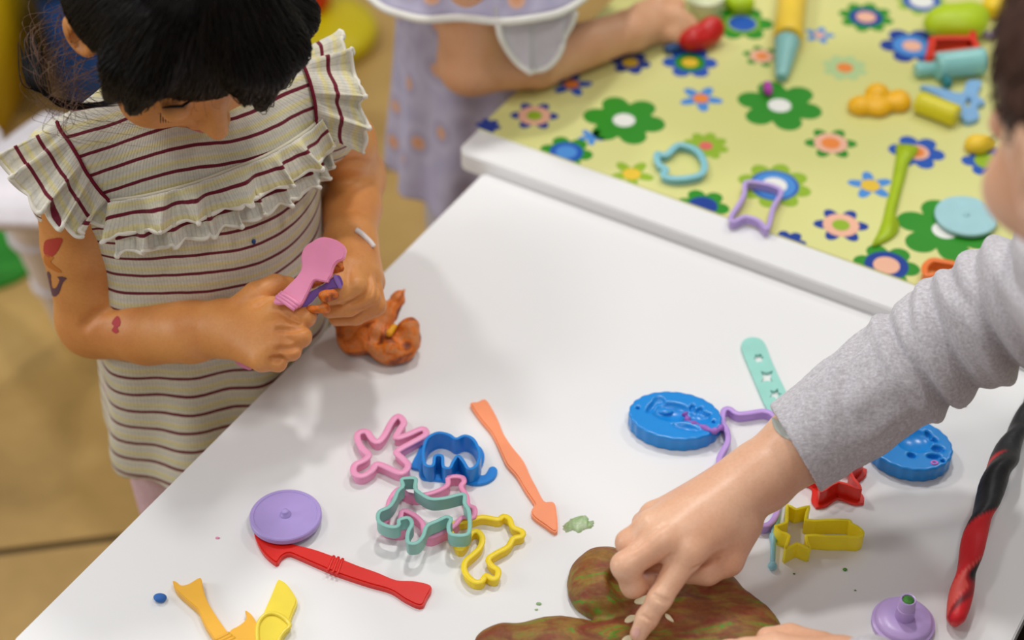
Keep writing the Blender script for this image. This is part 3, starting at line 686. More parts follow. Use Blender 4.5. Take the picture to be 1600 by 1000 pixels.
for px, lab in (([(991, 941), (1002, 934), (1019, 930), (1022, 936), (1012, 943), (998, 945)], 'pale cream sliver pressed in the dough left of the finger joint'),
                ([(976, 971), (984, 963), (996, 964), (992, 970), (982, 974)], 'small crumbled cream flake left of the fingertip'),
                ([(1040, 960), (1047, 963), (1053, 972), (1048, 971), (1041, 966)], 'tiny cream sliver right of the pointing finger'),
                ([(972, 1000), (981, 994), (988, 996), (986, 1003), (976, 1006)], 'cream sliver directly under the pointing fingertip')):
    o = decal('cream_sliver', px, DB, CM, None, .6, .0003)
    md = o.modifiers.new('s', 'SOLIDIFY'); md.thickness = .0018; md.offset = 0; tag(o, lab, 'sliver')
# orange dough by the girl's hand
def orange():
    c = PZ(595, 520, TZ + .015); x, y = c[0], c[1]
    f = Field(axis(x - .06, x + .05, hc=.0012), axis(y - .05, y + .06, hc=.0012), axis(TZ - .004, TZ + .075, hc=.0012))
    def K(px, py, z): return PZ(px, py, TZ + z)
    f.ell(K(570, 524, .014), (.023, .017, .0145), None, .004); f.ell(K(612, 540, .013), (.020, .014, .0135), None, .004); f.ell(K(640, 526, .018), (.0100, .012, .017), None, .005)
    f.ell(K(545, 497, .022), (.014, .012, .014), None, .006)
    f.cone(K(600, 505, .022), K(622, 465, .034), .0085, .0048, .004); f.cone(K(622, 465, .034), K(634, 450, .038), .0048, .0020, .004)
    f.cone(K(570, 490, .026), K(556, 478, .030), .009, .004, .004); f.cone(K(588, 500, .022), K(600, 478, .033), .008, .004, .004)
    f.ell(K(612, 512, .034), (.012, .008, .010), None, .005, sub=True)
    f.ell(K(585, 520, .030), (.010, .006, .010), None, .003, sub=True); f.ell(K(628, 520, .036), (.006, .010, .010), None, .003, sub=True)
    f.warp(lambda X, Y, Z: .0030 * wob((X, Y, Z), 150, 21) + .0014 * wob((X, Y, Z), 420, 22), .012)
    f.F = np.maximum(f.F, (TZ + .0002 - f.ax[2])[None, None, :])
    OD = dough('orange_dough', [(.3, '#6E2E14'), (.42, '#B4581E'), (.52, '#E8780A'), (.62, '#D88A50'), (.75, '#E07A10'), (.85, '#9A4E20')], 42, 2.2, .55)
    tag(link('dough_lump', npmesh(*f.mesh()), OD, None), "torn orange dough lump beside the girl's left hand", 'play dough')
    c = K(612, 517, .0285); f = Field(axis(c[0] - .01, c[0] + .01, hc=.0008), axis(c[1] - .01, c[1] + .01, hc=.0008), axis(c[2] - .008, c[2] + .008, hc=.0008))
    f.cone(c + [-.002, -.003, 0], c + [.002, .004, .001], .0028, .0024); tag(link('dough_crumb', npmesh(*f.mesh()), dough('amber_dough', [(.4, '#F0A010'), (.6, '#F5B420')], 60), None), 'bright yellow dough crumb stuck on the orange lump', 'play dough')
    return OD
ORANGE = orange()
# crumbs and smears
def crumb(px, py, r, col, lab, z=TZ, flat=.6, seed=1):
    c = PZ(px, py, z); f = Field(*[axis(v - r * 1.7, v + r * 1.7, hc=r / 7) for v in (c[0], c[1], z + r * flat)])
    f.ell((c[0], c[1], z + r * flat), (r * 1.15, r * .85, r * flat), None, .001); f.warp(lambda X, Y, Z: .22 * r * wob((X, Y, Z), 2.2 / r, seed), r)
    m = plastic(col, .7, 0, 0); tag(link('dough_crumb', npmesh(*f.mesh()), m, None), lab, 'play dough')
crumb(250, 937, .0042, '#2E6AB8', 'small blue dough crumb left of the amber fork', seed=3)
crumb(1320, 891, .0014, '#4E8A32', 'tiny green crumb below the yellow wand cutter', seed=4)
crumb(1241, 897, .0008, '#5E7A3E', 'speck of green dough beside the stick ball end', seed=5)
crumb(1336, 923, .0007, '#4E7A3A', 'speck of green dough above the lilac stamper', seed=6)
crumb(1508, 635, .0010, '#5E6A5A', 'grey green speck on the table under the sleeve', seed=7)
crumb(842, 944, .0016, '#8FB27A', 'pale green crumb below the green smear', seed=8, flat=.3)
crumb(838, 953, .0011, '#9CBB88', 'pale green speck just below the pale green crumb', seed=9, flat=.3)
crumb(340, 841, .0016, '#E58AB0', 'small pink dough shred left of the purple disc', seed=10, flat=.3)
def smear(px, col, lab):
    P = resample(catmull(plane_pts(px, TZ), 6), 70); n = len(P); rr = np.random.default_rng(3); c = P.mean(0)
    P = P + (P - c) * (rr.normal(size=n) * .03)[:, None]
    tag(link('dough_smear', plate(P, TZ - .0001, TZ + .0003, 0), dough('smear_dough', [(.35, '#C6D8B6'), (.6, '#A9C88E')], 160, 1), None), lab, 'play dough')
smear([(880, 822), (895, 810), (910, 806), (918, 808), (920, 815), (927, 814), (926, 824), (912, 828), (905, 833), (895, 829), (884, 832)], '#A9C492', 'pale green dough smear beside the coral arrow tip')

# ================================================================== TOYS ON THE FLOWERED TABLE
def cyl_on(p0, p1, r0, r1, m, name, parent, lift=0, cap=.0015):
    A = PZ(*p0, YZ + r0 + lift); B = PZ(*p1, YZ + r1 + lift); d = (B - A) / np.linalg.norm(B - A)
    P = [A, A + d * cap, A + d * cap * 1.6] + [A + (B - A) * k / 6 for k in range(1, 6)] + [B - d * cap * 1.6, B - d * cap, B]
    R = [r0 - cap, r0 - cap * .25, r0] + [r0 + (r1 - r0) * k / 6 for k in range(1, 6)] + [r1, r1 - cap * .25, r1 - cap]
    V, F = tube(P, R, 28); return shade_auto(link(name, pydata(V, F), m, parent), 50), A, B
c = PZ(1232, 60, YZ)
t = thing('dough_extruder', 'yellow dough extruder lying with its pale aqua nozzle towards the front', 'dough tool', c)
cyl_on((1242, -40), (1231, 60), .0145, .0145, plastic('#F0CC3E', .35), 'barrel', t); cyl_on((1230, 64), (1221, 122), .0130, .0062, plastic('#86BDB8', .35), 'nozzle', t)
f = None
def lump(name, label, parts, col, mat=None, h=.0014, wsc=.0008, seed=1, cat='play dough', cut=YZ):
    pts = np.array([p[0] for p in parts]); R = max(max(p[1]) for p in parts) + .006; lo = pts.min(0) - R; hi = pts.max(0) + R
    f = Field(*[axis(lo[k], hi[k], hc=h) for k in range(3)])
    for c, r, ang in parts: ca, sa = math.cos(ang), math.sin(ang); f.ell(c, r, [[ca, sa, 0], [-sa, ca, 0], [0, 0, 1]], .004)
    if wsc: f.warp(lambda X, Y, Z: wsc * wob((X, Y, Z), 180, seed), .01)
    if cut: f.F = np.maximum(f.F, (cut + .0003 - f.ax[2])[None, None, :])
    o = link(name, npmesh(*f.mesh()), mat or plastic(col, .45), None); return tag(o, label, cat)
def Y(px, py, z=.006): return PZ(px, py, YZ + z)
lump('dough_crumb', 'magenta dough piece at the extruder nozzle', [(Y(1200, 138, .006), (.005, .009, .007), .1)], '#B43CA8', seed=2)
lump('dough_figure', 'golden yellow lumpy dough figure in the middle of the flowered table', [(Y(1345, 165), (.012, .011, .009), 0), (Y(1370, 148, .010), (.012, .012, .011), 0), (Y(1372, 168), (.012, .010, .008), 0), (Y(1405, 158), (.012, .013, .010), 0), (Y(1388, 162), (.012, .008, .007), 0)], '#F2B70E', seed=3)
o, _, _ = cyl_on((1434, 158), (1496, 182), .0105, .0105, plastic('#D8CC14', .4), 'dough_cylinder', None); tag(o, 'mustard yellow cylinder in front of the light blue cutter', 'play dough')
P = resample(catmull(plane_pts([(1438, 134), (1470, 138), (1502, 146), (1512, 127), (1534, 128), (1527, 148), (1540, 160), (1526, 166), (1530, 184), (1508, 190), (1496, 172), (1470, 152)], YZ + .005), 4), 80)
tag(link('cookie_cutter', plate(P, YZ, YZ + .006, .001, holes=[plane_pts([(1512, 152), (1518, 156), (1514, 168), (1507, 164)], YZ + .005)[::-1]]), plastic('#86B4DE', .4), None, False), 'light blue flat plane-like cutter behind the mustard cylinder', 'cookie cutter')
t = thing('dough_roller', 'pale aqua plastic roller lying under the red cutter', 'dough tool', Y(1490, 105, 0)); m = plastic('#8CC8C4', .3)
cyl_on((1462, 104), (1538, 95), .0135, .0135, m, 'barrel', t); cyl_on((1430, 110), (1462, 105), .0075, .0085, m, 'handle', t); lo_, A_, B_ = cyl_on((1474, 130), (1484, 128), .006, .006, plastic('#1C8088', .4), 'knob', t); lo_['label'] = 'teal knob'
P = resample(catmull(plane_pts([(1449, 84), (1456, 68), (1455, 58), (1490, 56), (1514, 56), (1518, 48), (1524, 50), (1524, 62), (1530, 74), (1500, 78), (1470, 82)], YZ + .024), 3), 90)
t = thing('cookie_cutter', 'red cookie cutter lying between the lime tub and aqua roller', 'cookie cutter', center_of(P, YZ)); m = plastic('#E83A20', .4)
link('wall', sweep_ring(P, rect_prof(-.0013, .0013, YZ, YZ + .024, .0004)), m, t); link('rim', sweep_ring(P, rect_prof(-.004, .001, YZ + .021, YZ + .024, .0006)), m, t)
lump('dough_tub', 'lime green rounded tub lid behind the red cutter', [(Y(1495, 34, .016), (.030, .022, .017), -.2), (Y(1475, 38, .014), (.020, .017, .015), 0), (Y(1515, 28, .016), (.020, .018, .016), 0)], '#B2CC0E', wsc=.0003, seed=5, cat='tub')
lump('dough_lump', 'yellow dough lump in the top right corner', [(Y(1565, 8, .010), (.022, .016, .014), .3), (Y(1590, 0, .010), (.016, .014, .012), 0)], '#F2CC10', seed=6)
P = catmull([Y(x, y, .005) for x, y in ((1536, 52), (1548, 56), (1562, 50), (1572, 38), (1584, 30))], 6, False); V, F = tube(P, [.003] * len(P), 10); tag(link('dough_strand', pydata(V, F), plastic('#9A86B4', .5), None), "grey lilac dough strand near the boy's hair", 'play dough')
P = resample(catmull(plane_pts(c8([(946, 140), (1045, 152), (1020, 200), (1000, 230), (985, 290), (965, 360), (950, 420), (936, 480), (955, 530), (940, 570), (890, 605), (822, 628), (850, 570), (875, 500), (895, 410), (915, 340), (930, 250), (940, 190)]), YZ + .004), 5), 110)
tag(link('dough_knife', plate(P, YZ, YZ + .0045, .001), plastic('#A9C414', .4), None), 'lime green plastic dough knife on the flowered cover', 'dough tool')
c = Y(1510, 336, .006); M = Matrix.Translation((c[0], c[1], YZ + .002)); t = thing('roller_disc', 'pale blue round plastic disc on a green printed flower', 'disc', (c[0], c[1], YZ)); m = plastic('#A4D0D6', .4)
shade_auto(link('disc', lathe([(.006, -.002), (.0065, 0), (.0262, 0), (.0272, .0008), (.0272, .0038), (.0262, .0045), (.0004, .0045)], 64, M), m, t), 30); link('pin', lathe([(.003, .0044), (.0028, .0055), (.0004, .006)], 20, M), m, t)
cutter('cookie_cutter', 'lilac crown-shaped cookie cutter at the front edge of the flowered cover', c8([(206, 322), (290, 328), (362, 350), (376, 380), (340, 440), (322, 515), (306, 550), (268, 510), (200, 490), (144, 515), (132, 490), (178, 420), (198, 375)]), .009, '#BBA2DE', z0=YZ, rim=(.0042, .002, 'top'), smooth=3)
cutter('cookie_cutter', 'light aqua fish-shaped cookie cutter near the left of the flowered cover', c6([(1022, 745), (1065, 752), (1108, 712), (1142, 702), (1215, 728), (1252, 792), (1240, 842), (1175, 862), (1100, 866), (1050, 850), (1066, 822), (1028, 795)]), .008, '#86C4CE', z0=YZ, rim=(.0062, .002, 'top'), smooth=3)
cutter('cookie_cutter', 'orange cookie cutter just behind the grey sleeve', c8([(1078, 738), (1112, 704), (1160, 708), (1225, 720), (1285, 738), (1292, 764), (1230, 775), (1165, 788), (1130, 770), (1090, 775)]), .012, '#F07A30', z0=YZ, rim=(.0055, .002, 'top'), smooth=3)
lump('dough_lump', "small yellow dough lump just left of the boy's face", [(Y(1527, 226, .006), (.012, .010, .009), .1), (Y(1542, 224, .005), (.008, .008, .007), 0)], '#EEC62A', seed=8)
t = thing('dough_scoop', 'red plastic scoop at the fingertips of the far girl', 'dough tool', Y(1095, 60, 0)); m = plastic('#C8140E', .35)
f = Field(*[axis(v - .034, v + .034, hc=.0012) for v in Y(1095, 60, .012)]); f.ell(Y(1092, 58, .013), (.022, .013, .013), [[.9, .43, 0], [-.43, .9, 0], [0, 0, 1]]); f.ell(Y(1112, 46, .016), (.013, .011, .014), None, .006); f.ell(Y(1108, 45, .030), (.012, .009, .010), None, .004, sub=True); link('bowl', npmesh(*f.mesh()), m, t)
P = [Y(1072, 66, .007), Y(1058, 72, .006), Y(1040, 78, .005)]; V, F = tube(catmull(P, 5, False), [.0045] * 11, 12); o = link('handle', pydata(V, F), plastic('#2A5488', .4), t); o['label'] = 'dark blue handle'
c = Y(1100, 22, 0); M = Matrix.Translation((c[0], c[1], YZ)); t = thing('dough_pot', 'pale cream dough pot beside the far girl\'s hand', 'tub', (c[0], c[1], YZ))
link('pot', lathe([(.016, 0), (.0175, .001), (.019, .020), (.0195, .022), (.018, .022), (.016, .008), (.0004, .007)], 40, M), plastic('#D8DCB8', .4), t)
lump('dough_lump', 'bright lime dough lump near the top edge behind the pot', [(Y(1158, 6, .008), (.014, .011, .011), .1), (Y(1145, 0, .008), (.010, .010, .009), 0)], '#B4D416', seed=11)
#@@PEOPLE
# ================================================================== PEOPLE
def unit(v): v = np.array(v, float); return v / np.linalg.norm(v)
K = PZ
def knit_mat(name, stops, period, ribp, ribdark=.72):
    m, nt, b = newmat(name)
    a = nt.nodes.new('ShaderNodeAttribute'); a.attribute_name = 'stripe'; rb = nt.nodes.new('ShaderNodeAttribute'); rb.attribute_name = 'rib'
    nz = noise(nt, 45, 2); ad = nd(nt, 'ShaderNodeMath', op='MULTIPLY_ADD'); nt.links.new(nz.outputs[0], ad.inputs[0]); ad.inputs[1].default_value = .0022; nt.links.new(a.outputs['Fac'], ad.inputs[2])
    dv = nd(nt, 'ShaderNodeMath', op='DIVIDE'); nt.links.new(ad.outputs[0], dv.inputs[0]); dv.inputs[1].default_value = period
    fr = nd(nt, 'ShaderNodeMath', op='FRACT'); nt.links.new(dv.outputs[0], fr.inputs[0])
    r = ramp(nt, fr.outputs[0], [(p, lin(c)) for p, c in stops])
    dr = nd(nt, 'ShaderNodeMath', op='DIVIDE'); nt.links.new(rb.outputs['Fac'], dr.inputs[0]); dr.inputs[1].default_value = ribp
    f2 = nd(nt, 'ShaderNodeMath', op='FRACT'); nt.links.new(dr.outputs[0], f2.inputs[0])
    rr = ramp(nt, f2.outputs[0], [(0, (ribdark,) * 3), (.22, (1, 1, 1)), (.78, (1, 1, 1)), (1, (ribdark,) * 3)])
    mx = nd(nt, 'ShaderNodeMixRGB', blend_type='MULTIPLY'); mx.inputs[0].default_value = .55
    nt.links.new(r.outputs[0], mx.inputs[1]); nt.links.new(rr.outputs[0], mx.inputs[2])
    fz = noise(nt, 520, 3); m2 = nd(nt, 'ShaderNodeMixRGB', blend_type='MULTIPLY'); m2.inputs[0].default_value = .35
    r3 = ramp(nt, fz.outputs[0], [(.3, (.7, .7, .68)), (.6, (1, 1, 1))]); nt.links.new(mx.outputs[0], m2.inputs[1]); nt.links.new(r3.outputs[0], m2.inputs[2])
    nt.links.new(m2.outputs[0], b.inputs['Base Color']); b.inputs['Roughness'].default_value = .9; b.inputs['Specular IOR Level'].default_value = .2
    b.inputs['Sheen Weight'].default_value = .15
    bump(nt, b, rr.outputs[0], .5, .0008); return m
def ruffle(name, base, nor, down, L, amp, waves, m, parent, s0=0.0, flare=.3, rows=14, seed=0, phase=0.0, taper=True, sc=1.0, edge=None):
    """a gathered frill: base curve, outward normals, hanging direction, length (per point)"""
    n = len(base); r = np.random.default_rng(seed); V = []; st = []; rb = []; ed = []
    arc = np.r_[0, np.cumsum(np.linalg.norm(np.diff(base, axis=0), axis=1))]; x = arc / arc[-1]
    ph = 2 * math.pi * waves * x + phase + .9 * np.sin(2 * math.pi * x * 2.3 + seed); L = np.broadcast_to(L, (n,))
    tan = np.gradient(base, axis=0); tan /= np.linalg.norm(tan, axis=1)[:, None]
    for j in range(rows + 1):
        w = j / rows
        for i in range(n):
            ln = L[i] * (1 + (.10 * sc * abs(math.sin(arc[i] / .0042 * 1.0)) if w > .9 else 0)) * w
            fold = math.sin(ph[i]); a = amp * w ** .8 * (fold + .3 * math.sin(2.1 * ph[i] + 1))
            p = base[i] + down[i] * ln + nor[i] * (flare * L[i] * w + a + amp * .4 * w) + tan[i] * (amp * .7 * w * math.cos(ph[i]))
            if w > .93: p = p + nor[i] * .0018 * sc * math.sin(arc[i] / .0019)
            V.append(p); st.append(s0 - L[i] * w * 1.0); rb.append(arc[i] * 1.25); ed.append(1.0 if w > .88 else 0)
    F = [(j * n + i, j * n + i + 1, (j + 1) * n + i + 1, (j + 1) * n + i) for j in range(rows) for i in range(n - 1)]
    me = pydata(V, F); attr(me, 'stripe', st); attr(me, 'rib', rb)
    o = link(name, me, m, parent); md = o.modifiers.new('s', 'SOLIDIFY'); md.thickness = .0014; md.offset = 0
    if edge is not None:
        E = np.array(V[rows * n:]); V2, F2 = tube(E, .0013 + .0007 * np.abs(np.sin(arc / .0042)), 6); link('edging', pydata(V2, F2), edge, o)
    return o
def strands(name, curves, rad, m, parent, sides=3):
    V = []; F = []
    for P in curves:
        P = np.asarray(P); n = len(P); T = np.gradient(P, axis=0); T /= np.linalg.norm(T, axis=1)[:, None] + 1e-9
        u = np.cross(T, [.3, .2, .93]); u /= np.linalg.norm(u, axis=1)[:, None] + 1e-9; w = np.cross(T, u); b = len(V)
        for i in range(n):
            rr = rad * (1 - .75 * (i / (n - 1)) ** 3)
            for k in range(sides): a = 2 * math.pi * k / sides; V.append(P[i] + (u[i] * math.cos(a) + w[i] * math.sin(a)) * rr)
        for i in range(n - 1):
            for k in range(sides): F.append((b + i * sides + k, b + i * sides + (k + 1) % sides, b + (i + 1) * sides + (k + 1) % sides, b + (i + 1) * sides + k))
    return stuff(link(name, npmesh(np.array(V), np.array(F)), m, parent))
def hair_mat(name, c0, c1, rough=.42):
    m, nt, b = newmat(name); n = noise(nt, 90, 3); r = ramp(nt, n.outputs[0], [(.35, lin(c0)), (.7, lin(c1))]); nt.links.new(r.outputs[0], b.inputs['Base Color'])
    b.inputs['Roughness'].default_value = rough; b.inputs['Specular IOR Level'].default_value = .22; return m
def hand_nail(V, Q, px, py, size, m, parent, name='fingernail'): pass
def head_parts(f, c, R, fw, u, s=1.0, sock=.006):
    """skull, face, nose, ears into a field; R/fw/u are right, forward, up"""
    H = lambda a, b, z: np.array(c) + (R * a + fw * b + u * z) * s
    M = [R, fw, u]
    f.ell(H(0, -.010, .022), np.array((.068, .080, .072)) * s, M, .004)
    f.ell(H(0, .020, -.025), np.array((.058, .058, .060)) * s, M, .014)
    f.ell(H(0, .048, -.062), np.array((.026, .022, .020)) * s, M, .014)
    for q in (-1, 1):
        f.ell(H(q * .033, .048, -.030), np.array((.026, .024, .024)) * s, M, .010)
        f.ell(H(q * .072, -.004, -.010), np.array((.007, .017, .026)) * s, [R * .95 + fw * .3 * q, fw * .95 - R * .3 * q, u], .004)
        f.ell(H(q * .0745, -.001, -.008), np.array((.004, .010, .016)) * s, M, .002, sub=True)
        f.ell(H(q * .028, .080, .000), np.array((.012, sock + .002, .008)) * s, M, .006, sub=True)
        f.ell(H(q * .028, .068, .000), np.array((.0115, .0095, .0105)) * s, M, .002)
    f.cone(H(0, .072, .002), H(0, .087, -.019), .0065 * s, .0085 * s, .008)
    for q in (-1, 1): f.ell(H(q * .0075, .081, -.021), np.array((.0055, .006, .005)) * s, M, .003)
    f.ell(H(0, .074, -.040), np.array((.016, .008, .0045)) * s, M, .003); f.ell(H(0, .072, -.047), np.array((.013, .008, .005)) * s, M, .002)
    return H
def face_bits(H, R, fw, u, parent, s=1.0, closed=True):
    lm, nt, b = newmat('lips'); b.inputs['Base Color'].default_value = (*lin('#B8685C'), 1); b.inputs['Roughness'].default_value = .4
    V, F = tube([H(a, .0815 - abs(a) * .45, -.0435) for a in np.linspace(-.015, .015, 9)], [.0008, .002, .003, .0035, .003, .0035, .003, .002, .0008], 8); link('lips', pydata(V, F), lm, parent)
    hm = hair_mat('lash', '#0C0807', '#1A100C')
    for q in (-1, 1):
        cs = [[H(q * .028 + a, .0700 - abs(a) * .3, -.005), H(q * .028 + a * 1.1, .0745 - abs(a) * .3, -.008), H(q * .028 + a * 1.15, .0765 - abs(a) * .3, -.008)] for a in np.linspace(-.011, .011, 15)]
        strands('eyelashes', cs, .0005, hm, parent)
        V, F = tube([H(q * .028 + a, .0705 - abs(a + q * .0) * .30, .017 - a * a * 18) for a in np.linspace(-.013, .013, 9)], [.0004, .0008, .0010, .0011, .0011, .0011, .0010, .0008, .0004], 6); link('eyebrow', pydata(V, F), hm, parent)

# ------------------------------------------------------------------ girl in the striped dress
def girl():
    t = thing('person', 'small girl with dark hair in a striped ruffled dress pressing a pink tool', 'person', (-.255, 1.115, 0))
    skin = skin_mat('warm_skin', '#DA9654', '#CE8446')
    sx = unit((.888, .461, 0)); fx = unit((.461, -.888, 0)); C0 = np.array([-.247, 1.108, 0])
    # --- dress body
    zs = [.385, .40, .45, .50, .56, .62, .66, .69, .715, .735, .75]
    aa = [.108, .108, .104, .101, .097, .098, .100, .100, .090, .062, .040]; bb = [.094, .094, .084, .076, .076, .080, .082, .076, .064, .048, .038]
    f = Field(axis(-.42, -.08, hc=.0030), axis(.94, 1.30, hc=.0030), axis(.375, .76, hc=.0030))
    def loft(X, Y, Z):
        a = np.interp(Z, zs, aa); b = np.interp(Z, zs, bb); u = (X - C0[0]) * sx[0] + (Y - C0[1]) * sx[1]; v = (X - C0[0]) * fx[0] + (Y - C0[1]) * fx[1]
        d = (np.sqrt((u / a) ** 2 + (v / b) ** 2) - 1) * np.minimum(a, b); return np.maximum(np.maximum(d, Z - .748), .392 - Z)
    f.add(loft, (-.41, .95, .38), (-.09, 1.29, .755), .004)
    f.chain([C0 + [0, 0, .722] - sx * .03, K(116, 262, .694)], [.030, .0375], .012); f.chain([C0 + [0, 0, .722] + sx * .03, K(486, 160, .694)], [.030, .0355], .012)
    f.cone(K(116, 262, .694), K(126, 300, .668), .0370, .0370, .006); f.cone(K(486, 160, .694), K(498, 190, .668), .0345, .0345, .006)
    def folds(X, Y, Z):
        th = np.arctan2((Y - C0[1]) * fx[1] + (X - C0[0]) * fx[0], (X - C0[0]) * sx[0] + (Y - C0[1]) * sx[1])
        q = np.clip((.62 - Z) / .2, 0, 1)
        return -.0035 * q * np.cos(9 * th + 12 * Z) - .0022 * np.exp(-((Z - .565 - .02 * np.sin(3 * th)) / .014) ** 2) + .0012 * wob((X, Y, Z), 60, 2)
    f.warp(folds, .03)
    V, Q = f.mesh(); me = npmesh(V, Q)
    u = (V - C0) @ sx; v = (V - C0) @ fx; th = np.arctan2(u, v)
    stripe = V[:, 2] - .55 * np.minimum(0, v - .070) * np.clip((V[:, 2] - .63) / .05, 0, 1) * -1 * -1 + .004 * np.sin(3 * th)
    attr(me, 'stripe', stripe); attr(me, 'rib', th * .09)
    stops = [(0, '#6E1B2E'), (.13, '#6E1B2E'), (.16, '#D8D2BE'), (.34, '#CFCBB4'), (.40, '#DACF9A'), (.52, '#DCD3A0'), (.58, '#D8D2C4'), (.70, '#CFCCC0'), (.82, '#D8D2C2'), (.97, '#DCD6C2'), (1, '#6E1B2E')]
    knit = knit_mat('striped_rib_knit', stops, .0182, .0026)
    link('dress', me, knit, t); bv = bvh_of(V, Q)
    def base_curve(px, n, off=.002):
        P = []; N = []
        for x, y in resample(catmull(px, 6, False), n, False):
            p, nn = hit(bv, x, y)
            if p is None: continue
            P.append(p + nn * off); N.append(nn)
        P = np.array(P); N = np.array(N)
        for _ in range(6): N[1:-1] = (N[:-2] + N[1:-1] + N[2:]) / 3; P[1:-1] = (P[:-2] + P[1:-1] + P[2:]) / 3
        return P, N / np.linalg.norm(N, axis=1)[:, None]
    edg = plastic('#E4DFD2', .9, 0, 0, .1)
    # chest frills, two tiers
    P, N = base_curve([(172, 312), (215, 307), (260, 297), (310, 283), (360, 264), (410, 244), (450, 222), (480, 200), (500, 182)], 240)
    dn = np.array([0, 0, -1.0]) + N * 0; dn = dn - N * np.sum(dn * N, 1)[:, None] * .7; dn /= np.linalg.norm(dn, axis=1)[:, None]
    ruffle('chest_ruffle', P, N, dn, .039, .0045, 9, knit, t, .0105, .10, 18, 5, edge=edg)
    ruffle('chest_ruffle', P + N * .004, N, dn, .024, .0080, 6, knit, t, .0105, .25, 14, 2, 1.0, edge=edg)
    V2, F2 = tube(P + N * .001, [.0016] * len(P), 6); o = link('seam', pydata(V2, F2), plastic('#CFC9B4', .9, 0, 0, .1), t)
    # flutter sleeves around the arm holes
    mar = plastic('#6E1B2E', .9, 0, 0, .1)
    P, N = base_curve([(92, 196), (97, 208), (110, 226), (122, 246), (134, 268), (152, 292), (172, 310), (182, 318)], 200)
    out = -sx * .80 + fx * .05 + np.array([0, 0, -.75]); D = np.array([unit(out + N[i] * .15) for i in range(len(P))])
    Ls = np.interp(np.linspace(0, 1, len(P)), [0, .3, .7, 1], [.048, .048, .033, .014])
    ruffle('sleeve_ruffle', P, N, D, Ls, .0068, 5, knit, t, .018, .35, 18, 4, edge=edg)
    V2, F2 = tube(P + N * .0015, [.0014] * len(P), 6); link('seam', pydata(V2, F2), mar, t)
    P, N = base_curve([(452, 75), (465, 92), (474, 110), (482, 130), (489, 155), (492, 180), (492, 205)], 160)
    out = sx * .85 + fx * .12 + np.array([0, 0, -.50]); D = np.array([unit(out + N[i] * .2) for i in range(len(P))])
    ruffle('sleeve_ruffle', P, N, D, .034, .0060, 4, knit, t, .018, .35, 18, 9, edge=edg)
    V2, F2 = tube(P + N * .0015, [.0014] * len(P), 6); link('seam', pydata(V2, F2), mar, t)
    p, nn = hit(bv, 395, 377)
    if p is not None:
        fc = Field(*[axis(v - .006, v + .006, hc=.0006) for v in p]); fc.ell(p + nn * .001, (.0016, .0016, .0026)); fc.warp(lambda X, Y, Z: .0006 * wob((X, Y, Z), 800, 4), .004); tag(link('dough_crumb', npmesh(*fc.mesh()), plastic('#1E4A8A', .7, 0, 0), None), 'dark blue dough crumb stuck to the striped dress', 'play dough')
    # --- body: torso, head, arms and hands in one surface
    hd = np.array([-.228, 1.054, .837]); hx = unit((.50, -.866, 0)); dp = math.radians(44)
    fw = math.cos(dp) * hx + np.array([0, 0, -math.sin(dp)]); up = math.sin(dp) * hx + np.array([0, 0, math.cos(dp)]); rt = np.cross(fw, up)
    f = Field(axis(-.46, -.02, -.27, -.085, .0015, .0032), axis(.86, 1.34, .93, 1.10, .0015, .0032), axis(.46, .945, .545, .635, .0015, .0032))
    for z, a, b in ((.50, .080, .055), (.58, .076, .055), (.65, .078, .056), (.69, .078, .050)): f.ell((C0[0], C0[1], z), (a, b, .06), [sx, fx, [0, 0, 1]], .02)
    f.chain([(C0[0], C0[1], .70), C0 + fx * .015 + [0, 0, .74], hd - up * .03 - fw * .02], [.040, .034, .036], .02)
    H = head_parts(f, hd, rt, fw, up, .95)
    # right arm (left in the picture)
    shR = K(118, 268, .692); elR = K(150, 498, .548); wrR = K(352, 513, .583)
    f.chain([shR, K(134, 380, .622), elR], [.031, .0335, .029], .012)
    f.chain([elR, K(232, 516, .562), K(300, 518, .575), wrR], [.0295, .0268, .0240, .0205], .012)
    f.chain([C0 + [0, 0, .70], shR], [.04, .032], .02)
    def finger(P, R, k=.0035): f.chain(P, R, .0022, .0016)
    MR = [K(428, 484, .606), K(434, 514, .602), K(428, 541, .596), K(410, 560, .588)]
    for q in MR: f.cone(wrR, q, .0185, .0105, .008)
    f.ell(K(395, 512, .588), (.022, .018, .015), None, .008)
    finger([MR[0], K(477, 495, .606), K(462, 500, .588), K(440, 502, .582)], [.0098, .0082, .0075, .0068], .004)
    finger([MR[1], K(470, 526, .600), K(458, 528, .582), K(436, 526, .577)], [.0096, .0082, .0075, .0066], .004)
    finger([MR[2], K(455, 548, .594), K(444, 550, .577), K(424, 546, .573)], [.0092, .0076, .0070, .0062], .004)
    finger([MR[3], K(434, 567, .586), K(424, 566, .571), K(408, 562, .568)], [.0085, .0068, .0062, .0055], .004)
    finger([K(372, 490, .596), K(400, 462, .606), K(430, 447, .607), K(450, 448, .600)], [.0130, .0108, .0092, .0080], .008)
    # left arm
    shL = K(490, 162, .692); elL = K(548, 278, .578); wrL = K(548, 378, .600)
    f.chain([C0 + [0, 0, .70], shL], [.04, .030], .02)
    f.chain([shL, K(532, 225, .636), elL], [.029, .029, .027], .012); f.chain([elL, K(548, 325, .590), wrL], [.0275, .0250, .0195], .012)
    ML = [K(545, 418, .616), K(562, 424, .612), K(576, 432, .604), K(582, 442, .594)]
    for q in ML: f.cone(wrL, q, .0175, .0100, .008)
    finger([ML[0], K(556, 446, .616), K(534, 460, .612), K(513, 464, .607)], [.0096, .0080, .0073, .0066], .004)
    finger([ML[1], K(578, 462, .606), K(545, 480, .598), K(515, 484, .592)], [.0096, .0080, .0073, .0066], .004)
    finger([ML[2], K(588, 478, .594), K(556, 494, .584), K(526, 497, .579)], [.0090, .0076, .0070, .0062], .004)
